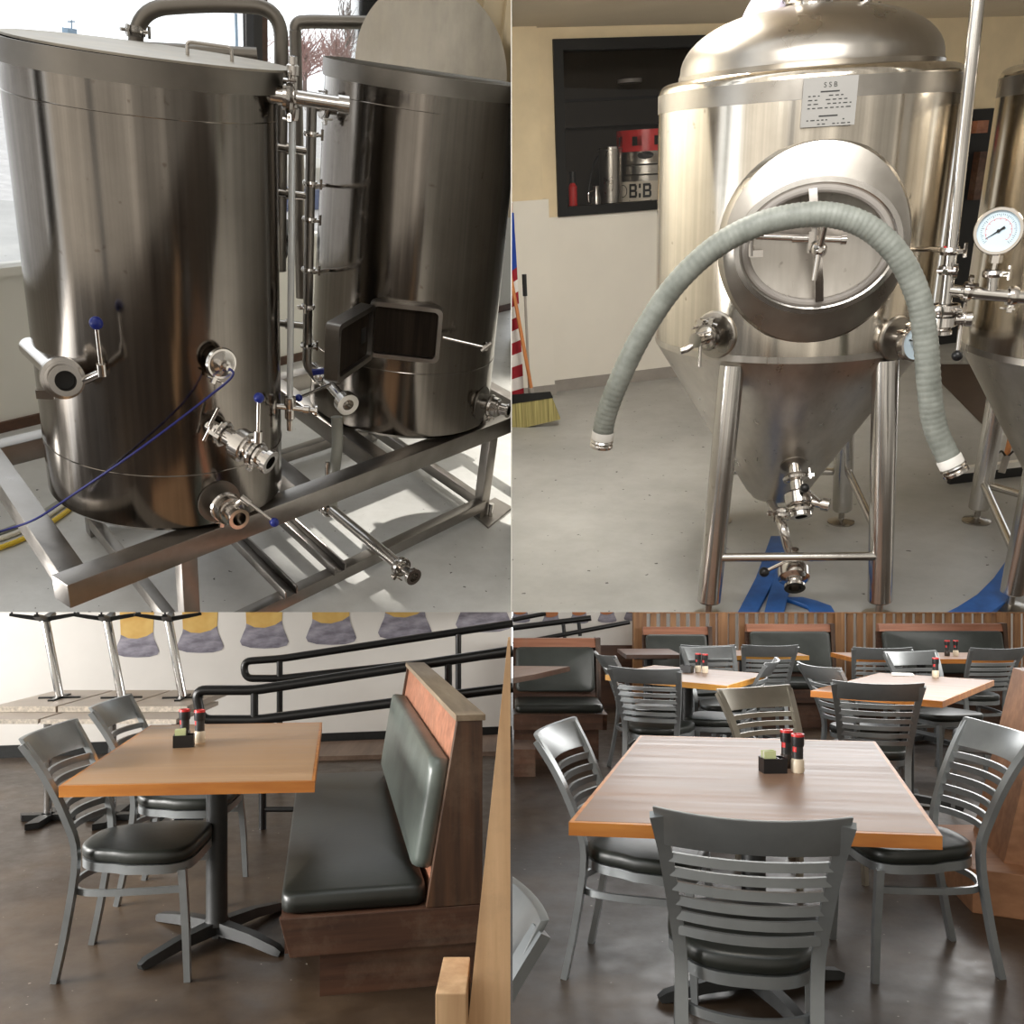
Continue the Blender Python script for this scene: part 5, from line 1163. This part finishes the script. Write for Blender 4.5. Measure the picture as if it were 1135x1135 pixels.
# broom, flag, pole by the pier
bq = C.z(592, 474, .0)
br = thing('push_broom', 'push broom with yellow bristles and orange handle by the white pier', 'broom', C, bq)
y0 = bq.y; BQ = lambda u, v, dy=0: C.y(u, v, y0+dy)
part('bristles', MB().hexa([BQ(560, 479), BQ(621, 465), BQ(621, 463, .10), BQ(560, 474, .10), BQ(560, 448), BQ(612, 440), BQ(612, 440, .05), BQ(560, 447, .05)]), M['bristle'], br, 'yellow bristles', smooth=0)
part('broom_head', MB().hexa([BQ(560, 449, -.005), BQ(613, 441, -.005), BQ(613, 440, .06), BQ(560, 448, .06), BQ(560, 438, -.005), BQ(610, 434, -.005), BQ(610, 434, .06), BQ(560, 438, .06)]), M['black_plastic'], br, smooth=0)
part('handle', MB().tube([BQ(590, 436, .03), BQ(567, 312, .12), BQ(560, 275, .14)], .014, 12), M['wood_handle'], br, 'orange wooden handle'); part('socket', MB().tube([BQ(590.5, 441, .03), BQ(588.5, 430, .03)], .018), M['base_grey'], br)
dp_ = thing('dustpan_pole', 'grey pole with a black grip leaning beside the flag', 'pole', C, BQ(587, 445, .2))
part('pole', MB().tube([BQ(587, 440, .16), BQ(582, 328, .16)], .010), M['base_grey'], dp_); part('grip', MB().tube([BQ(582, 328, .16), BQ(581, 304, .16)], .017), M['black_plastic'], dp_, 'black grip'); part('pan', MB().obox(BQ(590, 442, .2), V((.09, 0, 0)), V((0, .05, 0)), V((0, 0, .03))), M['black_plastic'], dp_)
fg = thing('flag', 'furled flag with blue canton and red and white stripes at the left edge', 'flag', C, BQ(572, 440, .28))
FQ = lambda u, v, dy=0: C.y(u, v, y0+.24+dy)
def cloth(name, vt0, vt1, vb0, vb1, ul, ur0, ur1, mat):
    part(name, MB().hexa([FQ(ul, vb0), FQ(ur1, vb1), FQ(ur1, vb1, .03), FQ(ul, vb0, .03), FQ(ul, vt0), FQ(ur0, vt1), FQ(ur0, vt1, .03), FQ(ul, vt0, .03)]), M[mat], fg, smooth=0)
cloth('canton', 233, 236, 306, 296, 560, 569.5, 573, 'flag_blue')
for k in range(11):
    vv_ = 306+k*13; vw = 296+k*13.4; cloth('stripe', vv_, vw, vv_+13, vw+13.4, 560, 573+k*.75, 573.75+k*.75, 'flag_red' if k % 2 == 0 else 'flag_white')
part('staff', MB().tube([FQ(566, 225, .035), FQ(572, 446, .035)], .012), M['wood_handle'], fg)
# floor squeegee behind the second tank
sq = thing('floor_squeegee', 'black and white floor squeegee with orange handle behind the right tank legs', 'squeegee', C, C.z(1095, 530, 0))
a, b = C.z(1053, 537, .0), C.z(1140, 527, .0); e_ = U(b-a); n_ = V((-e_.y, e_.x, 0))
part('rubber_blade', MB().prism([a, b, b+n_*.03, a+n_*.03], (0, 0, .06)), M['rubber'], sq, smooth=0); part('frame_bar', MB().prism([a+V((0, 0, .06))-n_*.005, b+V((0, 0, .06))-n_*.005, b+n_*.035+V((0, 0, .06)), a+n_*.035+V((0, 0, .06))], (0, 0, .035)), M['paper_white'], sq, 'white frame bar', smooth=0)
ys = a.y; part('socket', MB().tube([C.y(1110, 524, ys+.05), C.y(1116, 505, ys+.08)], .02), M['base_grey'], sq); part('handle', MB().tube([C.y(1115, 508, ys+.08), C.y(1126, 460, ys+.16), C.y(1150, 380, ys+.3)], .016), M['wood_handle'], sq, 'orange handle')
part('brace_wire', MB().tube(bez([C.y(1104, 505, ys+.05), C.y(1110, 500, ys+.06), C.y(1116, 506, ys+.07), C.y(1124, 500, ys+.06), C.y(1130, 504, ys+.05)], 5), .006, 8), M['black_plastic'], sq)
# blue lay-flat hoses
def ribbon(uv, w0_, w1_, z, th=.022):
    L_ = [C.z(u-w0_/2, v, z) for u, v in uv]; R_ = [C.z(u+w0_/2, v, z) for u, v in uv]; mb = MB(); k = len(uv); vs = []
    for p, q in zip(L_, R_): vs += [p, q, q+V((0, 0, th)), p+V((0, 0, th))]
    fs = [(i*4+j, i*4+(j+1) % 4, i*4+4+(j+1) % 4, i*4+4+j) for i in range(k-1) for j in range(4)]+[(0, 1, 2, 3), (4*k-4, 4*k-1, 4*k-2, 4*k-3)]
    return mb.add(vs, fs)
solo('blue_hose', ribbon([(865, 598), (858, 618), (848, 645), (836, 668), (822, 695)], 22, 0, .002), M['blue_hose'], 'blue flat hose running down to the picture edge left of the bottom valve', 'hose', C, bevel=.006)
solo('blue_hose', ribbon([(872, 628), (868, 645), (862, 665), (855, 695)], 22, 0, .004), M['blue_hose'], 'shorter blue flat hose directly beside the bottom valve', 'hose', C, bevel=.006)
solo('blue_hose', ribbon([(876, 666), (892, 670), (908, 676), (916, 690)], 26, 0, .003), M['blue_hose'], 'folded end of blue hose on the floor right of the bottom valve', 'hose', C, bevel=.006)
q = [C.z(u, v, .002) for u, v in ((1036, 690), (1060, 678), (1082, 664), (1100, 646), (1114, 626), (1128, 650), (1114, 672), (1090, 690))]
solo('blue_hose', MB().prism(q, (0, 0, .025)), M['blue_hose'], 'blue flat hose curving to the right tank leg', 'hose', C, bevel=.006)
# ================================================================== light
w = bpy.data.worlds.new('striped_world'); SC.world = w; w.use_nodes = True  # invented bright and dark bands, added to streak the tank steel
nt = w.node_tree; bg = nt.nodes['Background']
tc = nt.nodes.new('ShaderNodeTexCoord'); mp = nt.nodes.new('ShaderNodeMapping'); mp.vector_type = 'POINT'
mp.inputs['Rotation'].default_value = (-math.radians(27), 0, 0)
nt.links.new(tc.outputs['Generated'], mp.inputs[0])
gr = nt.nodes.new('ShaderNodeTexGradient'); gr.gradient_type = 'RADIAL'; nt.links.new(mp.outputs[0], gr.inputs[0])
rp = nt.nodes.new('ShaderNodeValToRGB'); el = rp.color_ramp.elements
WARM, COOL = (1, .93, .82), (.93, .97, 1)
ST = [(0, .18, 1), (.024, .22, 1), (.027, .95, 0), (.072, .95, 0), (.076, .46, 1), (.11, .50, 1), (.150, .44, 1), (.172, .42, 1), (.174, .09, 0), (.184, .09, 0), (.187, .38, 1), (.215, .34, 1), (.240, .30, 1), (.256, .30, 1),
      (.258, .52, 1), (.268, .52, 1), (.271, .22, 1), (.33, .21, 1), (.333, .38, 1), (.339, .38, 1), (.342, .15, 1), (.42, .15, 1), (.47, .13, 1), (.474, .50, 1), (.49, .50, 1), (.494, .11, 1), (.55, .16, 1), (.66, .75, 0), (.90, .75, 0), (.95, .24, 0), (1, .18, 1)]
while len(el) < len(ST): el.new(.5)
for e, (p, v, wm) in zip(el, ST):
    c = WARM if wm else COOL; e.position = p; e.color = (v*c[0], v*c[1], v*c[2], 1)
nt.links.new(gr.outputs[0], rp.inputs[0]); nt.links.new(rp.outputs[0], bg.inputs[0]); bg.inputs[1].default_value = 2.6
def area(name, loc, tgt, sx, sy, power, col=(1, .97, .93)):
    l = bpy.data.lights.new(name, 'AREA'); l.shape = 'RECTANGLE'; l.size = sx; l.size_y = sy; l.energy = power; l.color = col
    o = bpy.data.objects.new(name, l); COL.objects.link(o); o.location = loc
    o.rotation_euler = (V(tgt)-V(loc)).to_track_quat('-Z', 'Y').to_euler(); return o
a = area('window_and_fill_light', (-4.2, 2.7, 1.25), (-.9, 3.8, .35), 2.2, .9, 60); a.data.spread = math.radians(70)
area('window_and_fill_light', (-4.6, 5.0, 1.25), (-1.2, 7.6, .75), 1.6, 1.0, 90)
area('window_and_fill_light', (5.5, 7.0, 2.4), (1, 3.5, .5), 2.5, 1.5, 100)
area('added_fill_light', (2.1, 5.0, 1.46), (2.0, 7.4, .6), 2.2, .4, 42)  # added unseen lamp, brightens the rear chairs and booths
area('window_and_fill_light', (3.0, 9.0, 2.3), (1.4, 4.2, .6), 4.0, .9, 80)
a = area('window_and_fill_light', (0, 0, 0), (0, 1, 0), 2.0, .8, 19, (1, .98, .95))  # added overhead fill for the fermenter room, not a window
p0, p1 = C.M @ V((.2, 1.9, 2.95)), C.M @ V((.5, 6.0, .6)); a.data.spread = math.radians(95); a.location = p0; a.rotation_euler = (p1-p0).to_track_quat('-Z', 'Y').to_euler()
a = area('added_fill_light', (0, 0, 0), (0, 1, 0), 0.5, .5, 85, (1, .95, .86))  # added unseen lamp above the view, brightens fermenter walls and floor
p0, p1 = C.M @ V((-.5, 4.3, ZC-.05)), C.M @ V((-.7, 5.5, 0)); a.location = p0; a.rotation_euler = (p1-p0).to_track_quat('-Z', 'Y').to_euler()
# afternoon sun falling through the brewhouse windows
l = bpy.data.lights.new('sunbeam', 'SPOT'); l.energy = 26000; l.shadow_soft_size = .12; l.spot_size = math.radians(13.5); l.spot_blend = .1; l.color = (1, .95, .86)
o = bpy.data.objects.new('sunbeam', l); COL.objects.link(o)
tg = B.z(420, 470, 0); ld = V((.30, -.62, -.72)).normalized()
p0, p1 = B.M @ (tg-ld*16), B.M @ tg
o.location = p0; o.rotation_euler = (p1-p0).to_track_quat('-Z', 'Y').to_euler()
